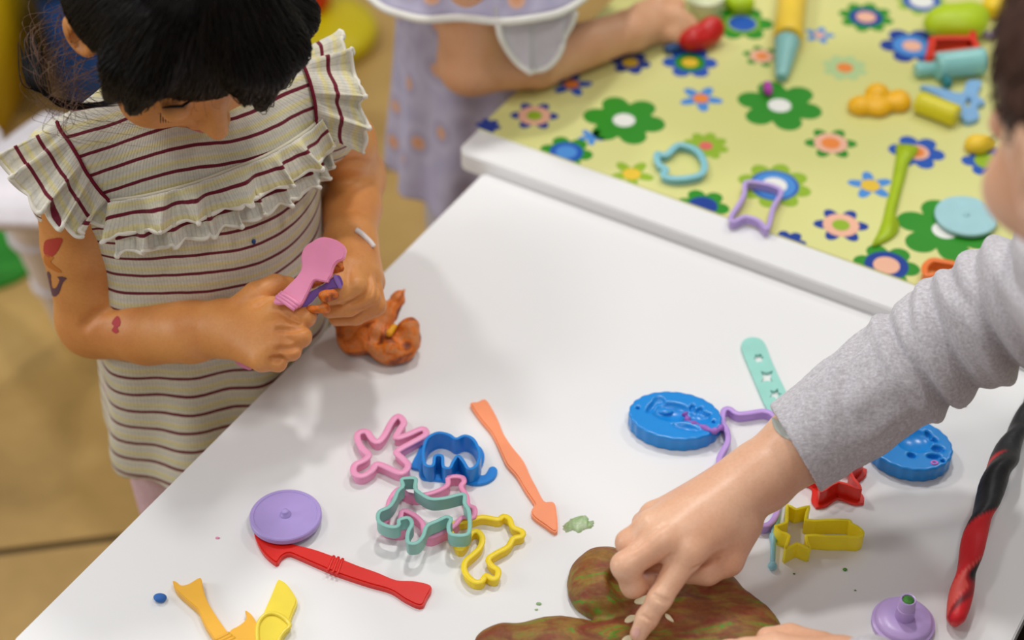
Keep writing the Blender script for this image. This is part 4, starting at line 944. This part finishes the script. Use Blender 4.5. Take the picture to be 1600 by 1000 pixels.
    finger([ML[3], K(582, 480, .588), K(556, 492, .580), K(532, 494, .577)], [.0080, .0066, .0060, .0054], .004)
    finger([K(540, 398, .608), K(532, 424, .618), K(529, 448, .618)], [.0115, .0095, .0078], .006)
    V, Q = f.mesh(); bb_ = bvh_of(V, Q)
    for pts in ([(432, 515), (455, 515), (481, 510)], [(434, 546), (450, 545), (466, 541)], [(400, 478), (416, 468), (430, 462)], [(577, 430), (578, 452), (560, 468), (530, 476)], [(590, 442), (588, 468), (566, 484), (535, 489)], [(424, 562), (440, 560)]): carve(V, bb_, pts, .0021, .0021, 30)
    carve(V, bb_, [(508, 268), (530, 258), (556, 254), (582, 258)], .004, .0030); carve(V, bb_, [(130, 512), (150, 492), (178, 478), (204, 470)], .004, .0030)
    link('body', npmesh(V, Q), skin, t); bb_ = bvh_of(V, Q)
    # temporary tattoos: flat prints on the arm
    ts = [('#B8382E', [(70, 378), (80, 373), (97, 372), (95, 382), (88, 395), (78, 402), (69, 395)]), ('#C8742A', [(70, 398), (84, 402), (80, 410), (96, 423), (90, 425), (72, 414)]),
          ('#5E3A4C', [(74, 426), (79, 428), (81, 447), (87, 450), (93, 438), (90, 432), (104, 434), (98, 442), (92, 458), (84, 463), (78, 452)])]
    for col, px in ts: decal('temporary_tattoo', px, bb_, plastic(col, .6, 0, 0), t, .8, .0003)
    decal('temporary_tattoo', [(183, 494), (188, 499), (188, 508), (184, 512), (186, 518), (181, 521), (175, 516), (178, 510), (175, 504)], bb_, plastic('#B82E34', .6, 0, 0), t, .6, .0003)
    # white wristband
    P = []
    for x, y in ((556, 361), (563, 366), (570, 373), (577, 380), (582, 387)):
        p, nn = hit(bb_, x, y)
        if p is not None: P.append(p + nn * .0012)
    if len(P) > 2:
        V2, F2 = tube(catmull(P, 4, False), [.0022] * ((len(P) - 1) * 4 + 1), 8); o = link('wristband', pydata(V2, F2), plastic('#EDE6E4', .6), t); o['label'] = 'thin white wristband'
    face_bits(H, rt, fw, up, t, .95)
    # leggings and shoes
    f = Field(axis(-.40, -.10, hc=.004), axis(.96, 1.26, hc=.004), axis(-.002, .50, hc=.004))
    for q in (-1, 1): c = C0 + sx * q * .048; f.chain([c + [0, 0, .46], c + [0, 0, .25], c + [0, 0, .03]], [.052, .042, .033], .01)
    link('leggings', npmesh(*f.mesh()), dough('pink_jersey', [(.3, '#DDB8C4'), (.7, '#E6C6D0')], 60, 0, .9), t)
    for q in (-1, 1):
        c = C0 + sx * q * .048; f = Field(axis(c[0] - .1, c[0] + .1, hc=.004), axis(c[1] - .12, c[1] + .08, hc=.004), axis(-.004, .06, hc=.004)); f.cone(c + [0, 0, .024], c + fx * .07 + [0, 0, .022], .032, .028)
        f.F = np.maximum(f.F, -f.ax[2][None, None, :] + .001); link('shoe', npmesh(*f.mesh()), plastic('#C890A8', .6), t)
    # --- hair
    hm = hair_mat('dark_hair', '#080504', '#100907', .58)
    M3 = [rt, fw, up]
    f = Field(*[axis(v - .14, v + .14, hc=.0028) for v in hd])
    f.ell(H(0, -.014, .028), (.072, .082, .074), M3, .004); f.ell(H(0, -.045, -.010), (.066, .053, .071), M3, .02); f.ell(H(0, -.02, .02), (.075, .057, .057), M3, .01)
    f.ell(H(-.050, .012, .010), (.020, .026, .040), M3, .01); f.ell(H(.040, -.02, .0), (.026, .030, .040), M3, .01)
    # locks over the forehead
    def lock(P, R): f.chain([H(*p) for p in P], R, .008)
    lock([(.03, .02, .085), (.050, .050, .052), (.058, .058, .004)], [.022, .016, .006]); lock([(.03, .0, .08), (.060, .034, .040), (.068, .044, -.004)], [.022, .016, .006])
    lock([(-.02, .02, .09), (-.026, .064, .056), (-.030, .084, .006)], [.022, .020, .005]); lock([(-.02, .02, .09), (-.046, .057, .050), (-.052, .072, .000)], [.022, .018, .005]); lock([(-.03, .0, .08), (-.068, .034, .030), (-.078, .044, -.012)], [.022, .018, .007])
    lock([(-.005, .02, .095), (-.010, .064, .066), (-.012, .082, .034)], [.020, .015, .005])
    f.warp(lambda X, Y, Z: .0012 * wob((X, Y, Z), 110, 31) , .012)
    V, Q = f.mesh(); link('hair', npmesh(V, Q), hm, t); hb = bvh_of(V, Q)
    r = np.random.default_rng(5); cs = []
    for _ in range(1500):
        a = r.uniform(0, 6.283); e = r.uniform(-.1, 1.0); d0 = unit(rt * math.cos(a) * e + fw * math.sin(a) * e + up * (1.05 - e * .5)); P = []; q = H(0, -.01, .02)
        side = unit(rt * math.cos(a) + fw * math.sin(a)); dd = d0.copy(); tw = r.normal() * .25
        for k in range(12):
            dd = unit(dd + side * .13 - up * .085 * (k / 5) + np.cross(up, side) * tw * .12)
            loc, nn, i_, ds = hb.ray_cast(Vector(q + dd * .2), Vector(-dd))
            if loc is None: break
            if k > 8 and (np.array(loc) - q) @ fw > .02 and (np.array(loc) - q) @ up < -.005: break
            P.append(np.array(loc) + np.array(nn) * (.0006 + .0012 * r.random()))
        if len(P) > 4: cs.append(catmull(P, 2, False))
    strands('hair_strands', cs, .00055, hm, t)
    # wispy flyaways by the ear and shoulder, backlight painted as a lighter brown
    br = hair_mat('backlit_wisps', '#5E4436', '#927260', .3); cs = []; cw = []
    Z0 = 1.235
    for i in range(80):
        y0 = r.uniform(-30, 150); x0 = r.uniform(118, 175); xm = r.uniform(48, 118) if r.random() < .7 else r.uniform(30, 60); ym = y0 + r.uniform(25, 75)
        xe = r.uniform(70, 260); ye = max(ym + 20, r.uniform(110, 205)); z1 = Z0 + r.normal() * .012
        pts = [(x0, y0), ((x0 + xm) / 2 + r.normal() * 6, y0 + (ym - y0) * .3), (xm, ym), ((xm * 1.6 + xe) / 2.6 + r.normal() * 6, ym + (ye - ym) * .65), (xe, ye)]
        zz = [Z0, z1, z1, z1 + .01, Z0 + .02 + r.normal() * .01]
        (cs if r.random() < .75 else cw).append(catmull([PD(x, y, z) for (x, y), z in zip(pts, zz)], 6, False))
    for i in range(40):
        a = r.uniform(-.2, 3.3); x0, y0 = 300 + 165 * math.cos(a), 40 + 130 * math.sin(a); x1, y1 = x0 + r.uniform(5, 40) * math.cos(a + r.normal() * .6), y0 + r.uniform(2, 18) * math.sin(a)
        cw.append(catmull([PD(300 + 130 * math.cos(a), 40 + 100 * math.sin(a), 1.20), PD(x0, y0, 1.21), PD(x1, y1, 1.23)], 6, False))
    strands('loose_hair', cs, .00021, br, t); strands('loose_hair', cw, .00019, br, t)
    lk = []
    for i in range(60):
        o = r.normal() * 4; lk.append(catmull([PD(48 + o * 2, 80 + r.normal() * 14, 1.235), PD(56 + o * 1.5 + r.normal() * 3, 130, 1.235), PD(75 + o, 152 + o, 1.24), PD(105 + o, 164 + o * .6 + r.normal() * 2, 1.25), PD(150, 164 + o * .4, 1.245), PD(190, 155 + o, 1.22)], 7, False))
    strands('hair_curl', lk, .0004, hm, t)
    return t
girl()
# pink tool and purple cutter she holds
def plate_in(px, P0, nrm, th, smooth=4, n=110, bev=.0008):
    nrm = unit(nrm); u = unit(np.cross([0, 0, 1.0], nrm)); v = np.cross(nrm, u)
    pts = []
    for x, y in px:
        d = ray(x, y); tt = ((P0 - CO) @ nrm) / (d @ nrm); p = CO + d * tt - P0; pts.append((p @ u, p @ v))
    me = plate(resample(catmull(pts, smooth), n), -th, 0, bev); M = Matrix(((u[0], v[0], nrm[0], P0[0]), (u[1], v[1], nrm[1], P0[1]), (u[2], v[2], nrm[2], P0[2]), (0, 0, 0, 1)))
    me.transform(M); return me
NT = unit((-.15, -.62, .77)); P0 = K(480, 440, .634)
t = thing('dough_spatula', "pink plastic dough tool gripped in the small girl's fist", 'dough tool', P0); pm = plastic('#F798BE', .33)
shade_auto(link('blade', plate_in(c3([(640, 185), (700, 155), (770, 165), (825, 195), (845, 230), (832, 285), (795, 302), (772, 335), (758, 385), (745, 402), (735, 425), (700, 420), (655, 416), (622, 480), (565, 575), (500, 560), (415, 555), (430, 510), (480, 465), (575, 360), (578, 270), (600, 215)]), P0, NT, .004), pm, t), 40)
for k in range(3):
    d = np.array([-14, 12]) * k; A = c3([(456 + d[0], 487 + d[1]), (574 + d[0] * 1.2, 566 + d[1] * 1.1)])
    Q_ = []
    for x, y in A: dd = ray(x, y); Q_.append(CO + dd * (((P0 - CO) @ NT) / (dd @ NT)))
    V, F = tube([Q_[0] + (Q_[1] - Q_[0]) * q / 4 for q in range(5)], [.0016] * 5, 8); link('rib', pydata(V, F), pm, t)
link('handle_end', plate_in([(366, 562), (378, 562), (392, 574), (386, 577), (372, 571)], K(378, 568, .560), NT, .004, 2, 40), pm, t)
t = thing('cookie_cutter', "purple plastic cutter with dough in the small girl's left hand", 'cookie cutter', K(500, 455, .61)); m = plastic('#7E52B0', .3)
P1 = K(500, 458, .622)
shade_auto(link('wall', plate_in(c3([(562, 578), (600, 505), (700, 450), (790, 385), (822, 405), (826, 450), (760, 470), (690, 500), (640, 550), (600, 578)]), P1, unit((.1, -.75, .62)), .003), m, t), 40)
shade_auto(link('rim', plate_in(c3([(770, 392), (792, 384), (826, 452), (804, 462)]), P1 + unit((.1, -.75, .62)) * .002, unit((.1, -.75, .62)), .004, 2, 50), plastic('#9C76CC', .3), t), 40)
def held_dough():
    c = K(512, 452, .618); f = Field(*[axis(v - .03, v + .03, hc=.0010) for v in c])
    f.ell(K(512, 461, .624), (.008, .004, .004), None, .003); f.ell(K(496, 482, .614), (.009, .004, .004), None, .003); f.ell(K(527, 420, .626), (.005, .005, .007), None, .003); f.ell(K(494, 442, .622), (.008, .004, .003), None, .003); f.ell(K(530, 405, .633), (.003, .004, .005), None, .003)
    f.warp(lambda X, Y, Z: .0016 * wob((X, Y, Z), 260, 41) + .0008 * wob((X, Y, Z), 700, 42), .01)
    tag(link('dough_scraps', npmesh(*f.mesh()), ORANGE, None), "orange dough scraps clinging to the pink and purple tools", 'play dough')
held_dough()

# ------------------------------------------------------------------ boy in the grey sleeve
def fleece():
    m, nt, b = newmat('grey_marl'); co = objco(nt)
    n1 = noise(nt, 420, 4, co, .7); mp = nt.nodes.new('ShaderNodeMapping'); mp.inputs['Rotation'].default_value = (0, .4, .9); mp.inputs['Scale'].default_value = (1, 6, 6); nt.links.new(co, mp.inputs[0]); n2 = noise(nt, 150, 4, mp.outputs[0], .7)
    r1 = ramp(nt, n1.outputs[0], [(.3, lin('#B4B0B4')), (.55, lin('#CECBD0')), (.75, lin('#E4E2E6'))]); r2 = ramp(nt, n2.outputs[0], [(.34, (.66, .65, .66)), (.6, (1, 1, 1))])
    mx = nd(nt, 'ShaderNodeMixRGB', blend_type='MULTIPLY'); mx.inputs[0].default_value = .6; nt.links.new(r1.outputs[0], mx.inputs[1]); nt.links.new(r2.outputs[0], mx.inputs[2]); nt.links.new(mx.outputs[0], b.inputs['Base Color'])
    b.inputs['Roughness'].default_value = .95; b.inputs['Specular IOR Level'].default_value = .1; b.inputs['Sheen Weight'].default_value = .25
    bump(nt, b, n1.outputs[0], .35, .0008); return m
def boy():
    t = thing('person', 'boy in a grey sweatshirt pointing one finger into brown dough', 'person', TB(.74, -.36, 0))
    skin = skin_mat('fair_skin', '#E8BA9A', '#DFA684', .15, .38); gm = fleece()
    hd = PD(1792, 185, .90); fw = unit((-.36, .80, -.48)); rt = unit(np.cross(fw, (0, 0, 1.0))); up = np.cross(rt, fw)
    shR = TB(.590, -.205, .780); shL = TB(.800, -.385, .770); nk = TB(.680, -.300, .83)
    wr = K(1187, 746, .576); fa = K(1256, 692, .590); 
    lo = np.array([.03, .55, .49])
    f = Field(axis(.05, .62, .055, .235, .0013, .0042), axis(.56, 1.05, .745, .965, .0013, .0042), axis(.505, 1.10, .512, .610, .0013, .0042))
    f.chain([wr, fa, K(1330, 640, .604), K(1420, 572, .624), K(1500, 520, .648), K(1580, 478, .680), K(1680, 440, .722), shR, nk], [.0232, .0275, .030, .031, .032, .033, .034, .036, .04], .012)
    f.chain([nk - [0, 0, .03], nk + (hd - nk) * .6, hd], [.042, .036, .038], .02)
    f.ell(TB(.70, -.31, .74), (.075, .105, .10), [E1, E2, [0, 0, 1]], .02)
    H = head_parts(f, hd, rt, fw, up, 1.06, .0005)
    MP = [K(1074, 862, .5665), K(1034, 845, .5740), K(1018, 823, .5715), K(1022, 806, .5620)]
    for q, r in zip(MP, (.0125, .0118, .0112, .0100)): f.cone(wr, q, .0200, r, .010)
    f.ell(K(1110, 818, .562), (.026, .022, .016), None, .012)
    f.chain([MP[0], K(1031, 935, .5480), K(1011, 966, .5365), K(998, 990, .5275)], [.0112, .0081, .0073, .0061], .005)
    f.chain([MP[1], K(977, 884, .5650), K(990, 914, .5475), K(1018, 909, .5390)], [.0112, .0094, .0086, .0070], .005)
    f.chain([MP[2], K(983, 848, .5610), K(997, 876, .5440), K(1022, 882, .5370)], [.0106, .0090, .0080, .0066], .005)
    f.chain([MP[3], K(1006, 817, .5505), K(1018, 842, .5400)], [.0090, .0076, .0064], .005)
    f.chain([K(1156, 822, .5580), K(1136, 874, .5455), K(1105, 893, .5400), K(1078, 896, .5350)], [.0150, .0115, .0092, .0076], .010)
    # creases and knuckles of the pointing finger
    for a, b_ in (((1020, 928), (1044, 941)), ((1023, 933), (1040, 945)), ((1000, 962), (1022, 973))):
        A, B = K(*a, .5570), K(*b_, .5570)
        dA = ray(*a); dB = ray(*b_)
    V, Q = f.mesh()
    bv = bvh_of(V, Q)
    # press shallow creases into the surface
    for pts, w, dep in (([(1019, 927), (1032, 934), (1046, 940)], .0011, .0010), ([(1022, 934), (1040, 944)], .0010, .0008), ([(1002, 961), (1024, 973)], .0011, .0008), ([(1082, 890), (1106, 878), (1122, 873)], .0016, .0014), ([(1040, 818), (1012, 838), (990, 858)], .0018, .0010), ([(1050, 866), (1034, 878), (1020, 886)], .0016, .0010)): carve(V, bv, pts, w, dep)
    link('body', npmesh(V, Q), skin, t)
    nm, nt, b = newmat('fingernail'); b.inputs['Base Color'].default_value = (*lin('#D9A698'), 1); b.inputs['Roughness'].default_value = .28
    bv = bvh_of(V, Q)
    o = decal('fingernail', [(988, 992), (989, 984), (995, 980), (1000, 984), (999, 993), (994, 997)], bv, nm, t, .5, .0003); md = o.modifiers.new('s', 'SOLIDIFY'); md.thickness = .0006
    face_bits(H, rt, fw, up, t, 1.06)
    # other hand, at the bottom edge
    f = Field(axis(.10, .36, hc=.0016), axis(.62, .82, hc=.0016), axis(.505, .62, hc=.0016))
    KL = lambda x, y, z: K(x, y + 14, z)
    w2 = KL(1312, 1036, .546)
    f.chain([KL(1420, 1062, .565), w2], [.027, .0225], .01)
    M2 = [KL(1212, 1000, .549), KL(1208, 1026, .552), KL(1212, 1052, .548), KL(1222, 1074, .540)]
    for q in M2: f.cone(w2, q, .0190, .0108, .008)
    f.chain([M2[0], KL(1166, 1003, .546), KL(1140, 1004, .540), KL(1114, 1004, .534)], [.0105, .0082, .0074, .0064], .004)
    f.chain([M2[1], KL(1155, 1034, .550), KL(1128, 1040, .542), KL(1108, 1042, .534)], [.0105, .0082, .0074, .0064], .004)
    f.chain([M2[2], KL(1160, 1066, .546), KL(1136, 1076, .538), KL(1118, 1080, .531)], [.0102, .0080, .0072, .0062], .004)
    f.chain([M2[3], KL(1182, 1092, .536), KL(1160, 1104, .530)], [.0090, .0070, .0058], .004)
    f.chain([KL(1280, 1002, .542), KL(1235, 985, .540), KL(1200, 984, .536)], [.0130, .0100, .0082], .008)
    V2, Q2 = f.mesh(); link('left_hand', npmesh(V2, Q2), skin, t); b2 = bvh_of(V2, Q2)
    o = decal('fingernail', [(1108, 1009), (1114, 1005), (1121, 1008), (1122, 1015), (1110, 1015)], b2, nm, t, .6, .0003)
    # --- sleeve: one cloth tube with folds bunched towards the elbow
    f = Field(axis(.10, .62, hc=.0020), axis(.70, 1.06, hc=.0020), axis(.52, .86, hc=.0020))
    CA = K(1230, 706, .580); cuff0 = K(1252, 700, .5860)
    AX = [K(1242, 702, .5865), K(1330, 640, .604), K(1420, 572, .624), K(1500, 520, .648), K(1580, 478, .680), K(1680, 440, .722), shR, nk - [0, 0, .05]]
    f.chain(AX, [.0350, .0375, .0405, .0430, .0455, .0490, .056, .06], .02)
    A0 = np.array(AX[0]); ad = unit(np.array(AX[3]) - A0); tl = lambda X, Y, Z: (X - A0[0]) * ad[0] + (Y - A0[1]) * ad[1] + (Z - A0[2]) * ad[2]
    n1 = unit(np.cross(ad, (0, 0, 1.0))); n2 = np.cross(n1, ad)
    CREASE = ((.104, .25, 1.2, .0052, .0048), (.118, .60, -1.2, .0045, .0042), (.140, .45, .6, .0060, .0060), (.163, .15, 2.6, .0045, .0050), (.182, .55, -.4, .0064, .0062), (.212, .30, 1.0, .0056, .0070), (.240, .50, -1.0, .0060, .0070), (.270, .2, 1.5, .0060, .0080), (.060, .9, 2.2, .0012, .0060), (.040, .7, .4, .0008, .0050))
    def fold(X, Y, Z):
        s = tl(X, Y, Z); p = (X - A0[0]) * n1[0] + (Y - A0[1]) * n1[1] + (Z - A0[2]) * n1[2]; q = (X - A0[0]) * n2[0] + (Y - A0[1]) * n2[1] + (Z - A0[2]) * n2[2]
        sk = s + .55 * p + .18 * q + .006 * wob((X, Y, Z), 28, 51)
        an = np.arctan2(q, p); wb = .0045 * wob((X, Y, Z), 38, 55); d = 0
        for si, ki, fi, dep, wd in CREASE:
            g = (s + ki * p + .2 * q + wb - si) / wd; side = .35 + .65 * (.5 + .5 * np.cos(an - fi))
            d = d + dep * side * (np.exp(-np.abs(g) ** 1.3) - .75 * np.exp(-((g + 1.9) / 1.2) ** 2) - .45 * np.exp(-((g - 1.9) / 1.2) ** 2))
        d = d - .0010 * wob((X, Y, Z), 70, 52) - .0010 * np.sin(2 * math.pi * (p * .5 + q) / .013 + 30 * s) * np.clip((s - .02) / .03, 0, 1) * np.clip((.10 - s) / .04, 0, 1)
        return d
    f.warp(fold, .02)
    f.add(lambda X, Y, Z: tl(X, Y, Z) + .12 * ((X - A0[0]) * n1[0] + (Y - A0[1]) * n1[1]) + .0, A0 - .08, A0 + .08, .0008, m=.0, sub=True)
    f.cone(A0 - ad * .06, A0 - ad * .004, .0325, .0318, .001, sub=True)
    V, Q = f.mesh(); link('sleeve', npmesh(V, Q), gm, t)
    # left sleeve
    f = Field(axis(.20, .66, hc=.003), axis(.45, .80, hc=.003), axis(.50, .86, hc=.003))
    e2 = TB(.66, -.63, .60)
    f.chain([K(1362, 1056, .554), e2, shL, nk - [0, 0, .06]], [.0270, .042, .055, .06], .02); f.warp(lambda X, Y, Z: .0015 * wob((X, Y, Z), 90, 8), .01)
    link('sleeve', npmesh(*f.mesh()), gm, t)
    # sweatshirt body, trousers
    f = Field(axis(.20, .80, hc=.005), axis(.35, .95, hc=.005), axis(.40, .90, hc=.005))
    for z, a, q in ((.46, .79, .0), (.55, .785, 0), (.64, .765, 0), (.72, .73, 0), (.77, .705, 0)): f.ell(TB(a, -.31, z), (.085, .105, .075), [E1, E2, [0, 0, 1]], .03)
    f.chain([shR, nk - [0, 0, .02], shL], [.056, .056, .056], .02)
    link('sweatshirt', npmesh(*f.mesh()), gm, t)
    f = Field(axis(.20, .90, hc=.005), axis(.35, .95, hc=.005), axis(-.004, .50, hc=.005))
    f.chain([TB(.715, -.35, .46), TB(.705, -.36, .22), TB(.705, -.36, .03)], [.075, .055, .045], .02); f.chain([TB(.700, -.245, .45), TB(.632, -.100, .31), TB(.630, -.070, .03)], [.072, .062, .046], .02)
    f.F = np.maximum(f.F, .001 - f.ax[2][None, None, :]); link('trousers', npmesh(*f.mesh()), plastic('#1A1A1E', .9, 0, 0, .1), t)
    # hair
    f = Field(*[axis(v - .15, v + .15, hc=.003) for v in hd]); M3 = [rt, fw, up]
    f.ell(H(0, -.016, .028), (.0775, .0880, .080), M3, .004); f.ell(H(0, -.045, -.015), (.073, .056, .075), M3, .02)
    f.ell(H(0, .078, -.020), (.092, .060, .088), M3, .010, sub=True)
    for q in (-1, 1): f.ell(H(q * .080, .004, -.018), (.020, .018, .030), M3, .006, sub=True)
    f.warp(lambda X, Y, Z: .0008 * wob((X, Y, Z), 200, 61), .01)
    V, Q = f.mesh(); bh = hair_mat('brown_hair', '#3A2620', '#5A3E34', .6); link('hair', npmesh(V, Q), bh, t)
    hb = bvh_of(V, Q); r = np.random.default_rng(9); cs = []
    for i in r.integers(0, len(V), 2600):
        p = V[i]; loc, nn, ii, dd = hb.find_nearest(Vector(p)); nn = np.array(nn)
        if nn @ (p - hd) < 0: continue
        g = unit(-up * .7 + fw * .5 + r.normal(size=3) * .35); g = unit(g - nn * (g @ nn)); cs.append([p, p + g * .006 + nn * .0018, p + g * .013 + nn * .0022])
    strands('hair_strands', cs, .0005, bh, t)
    # grey sticker tucked under the cuff
    bvb = bv; o = decal('sticker', [(1207, 655), (1214, 656), (1228, 668), (1240, 686), (1236, 688), (1222, 682), (1211, 670)], bv, plastic('#A9AEA6', .3), t, .7, .0008); o['label'] = 'thin grey translucent sticker at the cuff'
    return t
boy()

# ------------------------------------------------------------------ far girl in the lilac dress
def far_girl():
    ce = TB(-.125, .180, 0)
    t = thing('person', 'girl in a lilac floral dress resting her forearm on the flowered table', 'person', ce)
    skin = skin_mat('far_skin', '#E2AE86', '#DAA078')
    sx = unit((-.35, .94, 0)); fx = unit((.94, .35, 0))
    m, nt, b = newmat('lilac_floral'); co = objco(nt); v = nt.nodes.new('ShaderNodeTexVoronoi'); v.inputs['Scale'].default_value = 24; nt.links.new(co, v.inputs['Vector'])
    n = noise(nt, 20, 2); r1 = ramp(nt, v.outputs['Distance'], [(.0, lin('#D08A58')), (.16, lin('#D9A98C')), (.24, lin('#A8A2BC')), (.45, lin('#BDB9D0')), (.7, lin('#B0ABC6'))]); nt.links.new(r1.outputs[0], b.inputs['Base Color']); b.inputs['Roughness'].default_value = .85
    f = Field(axis(ce[0] - .25, ce[0] + .25, hc=.0035), axis(ce[1] - .25, ce[1] + .25, hc=.0035), axis(.20, .86, hc=.0035))
    zs = [.34, .38, .44, .52, .60, .70, .76, .80, .84]; aa = [.105, .103, .098, .09, .088, .10, .09, .06, .04]; bb = [.088, .086, .08, .074, .072, .078, .065, .05, .04]
    def loft(X, Y, Z):
        a = np.interp(Z, zs, aa); b_ = np.interp(Z, zs, bb); u = (X - ce[0]) * sx[0] + (Y - ce[1]) * sx[1]; w = (X - ce[0]) * fx[0] + (Y - ce[1]) * fx[1]; th = np.arctan2(w, u); k = np.clip((.6 - Z) / .3, 0, 1)
        return np.maximum(np.maximum((np.sqrt((u / a) ** 2 + (w / b_) ** 2) - 1 + .09 * k * np.cos(10 * th + 8 * Z)) * np.minimum(a, b_), Z - .83), .345 - Z)
    f.add(loft, ce + [-.17, -.17, .21], ce + [.17, .17, .84]); V, Q = f.mesh(); link('dress', npmesh(V, Q), m, t)
    # body
    sh = TB(-.055, .070, .700); el = K(735, 98, .545); wr = K(985, 48, .540)
    f = Field(axis(-.34, .24, hc=.0026), axis(1.28, 1.86, hc=.0030), axis(.505, 1.02, hc=.0030))
    hd = ce + fx * .05 + [0, 0, .93]; fw = unit(fx * .75 + np.array([0, 0, -.66])); rt = unit(np.cross(fw, (0, 0, 1))); up = np.cross(rt, fw)
    for z in (.55, .63, .71, .75): f.ell(ce + [0, 0, z], (.078, .055, .06), [sx, fx, [0, 0, 1]], .02)
    f.chain([ce + [0, 0, .77], ce + fx * .01 + [0, 0, .83], hd], [.04, .035, .036], .02); H = head_parts(f, hd, rt, fw, up, 1.0)
    f.chain([ce + [0, 0, .75], sh, el], [.04, .034, .029], .014); f.chain([el, K(840, 94, .541), wr], [.0285, .0265, .0190], .014)
    s2 = ce + sx * .11 + [0, 0, .74]; f.chain([ce + [0, 0, .75], s2, s2 + fx * .06 + [0, 0, -.13], TB(-.05, .40, .545)], [.04, .032, .028, .02], .014)
    MC = [K(1022, 22, .545), K(1030, 30, .540), K(1032, 40, .534), K(1024, 50, .530)]
    for q in MC: f.cone(wr, q, .017, .010, .008)
    tips = [(K(1058, 22, .545), K(1078, 34, .538)), (K(1064, 32, .540), K(1084, 44, .533)), (K(1062, 44, .534), K(1080, 54, .528)), (K(1050, 54, .529), K(1066, 62, .525))]
    for q, (a, b_) in zip(MC, tips): f.chain([q, a, b_], [.0095, .0078, .0066], .004)
    f.chain([K(1000, 22, .545), K(1030, 6, .550), K(1060, 8, .545)], [.012, .0095, .0078], .006)
    V, Q = f.mesh(); link('body', npmesh(V, Q), skin, t); face_bits(H, rt, fw, up, t)
    # white-edged cape frill and bell sleeve
    wm = plastic('#E4E2DA', .8, 0, 0, .2)
    def cape(P, drop, amp, waves, seed):
        P = np.array(P); n = len(P); N = np.array([unit(np.array([p[0] - ce[0], p[1] - ce[1], 0])) for p in P]); D = np.array([unit(N[i] * .35 + [0, 0, -1.0]) for i in range(n)])
        o = ruffle('cape_frill', P, N, D, drop, amp, waves, m, t, 0, .2, 12, seed, sc=0.0)
        E = np.array([o.data.vertices[12 * n + i].co for i in range(n)]); V2, F2 = tube(E, [.0038] * n, 8); link('white_trim', pydata(V2, F2), wm, o)
    ang = np.linspace(-2.6, 2.2, 150)
    cape([ce + sx * .118 * math.sin(a) + fx * .105 * math.cos(a) + [0, 0, .705] for a in np.linspace(-3.5, 2.2, 170)], .084, .005, 6, 3)
    bell = [K(770, 8, .64), K(790, 20, .630), K(815, 30, .62), K(845, 30, .615), K(875, 18, .62), K(895, 0, .63)]
    P = resample(catmull(bell, 8, False), 80, False); n = len(P); N = np.array([unit((.25, -.9, .3))] * n); D = np.array([unit((0.02, -.05, -1))] * n)
    x = np.linspace(0, 1, n); L = .012 + .040 * np.sin(math.pi * x) ** .8
    o = ruffle('bell_sleeve', P, N, D, L, .003, 3, plastic('#C9C4CA', .85, 0, 0, .2), t, 0, .1, 12, 6, sc=0.0)
    E = np.array([o.data.vertices[12 * n + i].co for i in range(n)]); V2, F2 = tube(E, [.0030] * n, 8); link('white_trim', pydata(V2, F2), wm, o)
    # leggings, hair
    f = Field(axis(ce[0] - .2, ce[0] + .2, hc=.004), axis(ce[1] - .2, ce[1] + .2, hc=.004), axis(-.004, .46, hc=.004))
    for q in (-1, 1): c = ce + sx * q * .045; f.chain([c + [0, 0, .42], c + [0, 0, .05], c + fx * .05 + [0, 0, .03]], [.046, .036, .032], .01)
    f.F = np.maximum(f.F, .001 - f.ax[2][None, None, :]); link('leggings', npmesh(*f.mesh()), plastic('#C6C2C8', .9, 0, 0, .1), t)
    f = Field(*[axis(v - .16, v + .16, hc=.0035) for v in hd]); M3 = [rt, fw, up]
    f.ell(H(0, -.016, .028), (.0775, .0880, .080), M3, .004); f.ell(H(0, -.05, -.03), (.075, .056, .085), M3, .02); f.ell(H(0, .075, -.030), (.075, .050, .065), M3, .010, sub=True)
    link('hair', npmesh(*f.mesh()), hair_mat('black_hair', '#0B0808', '#18100E'), t)
    A = H(.070, -.02, -.04); P = catmull([A, A * .6 + K(760, 6, .60) * .4, K(760, 6, .600), K(782, 64, .570)], 8, False); V2, F2 = tube(P, np.linspace(.016, .006, len(P)), 12); link('dark_strand', pydata(V2, F2), hair_mat('black_hair', '#0B0808', '#18100E'), t)  # dark tapered tube from the head down past the cape
    return t
far_girl()
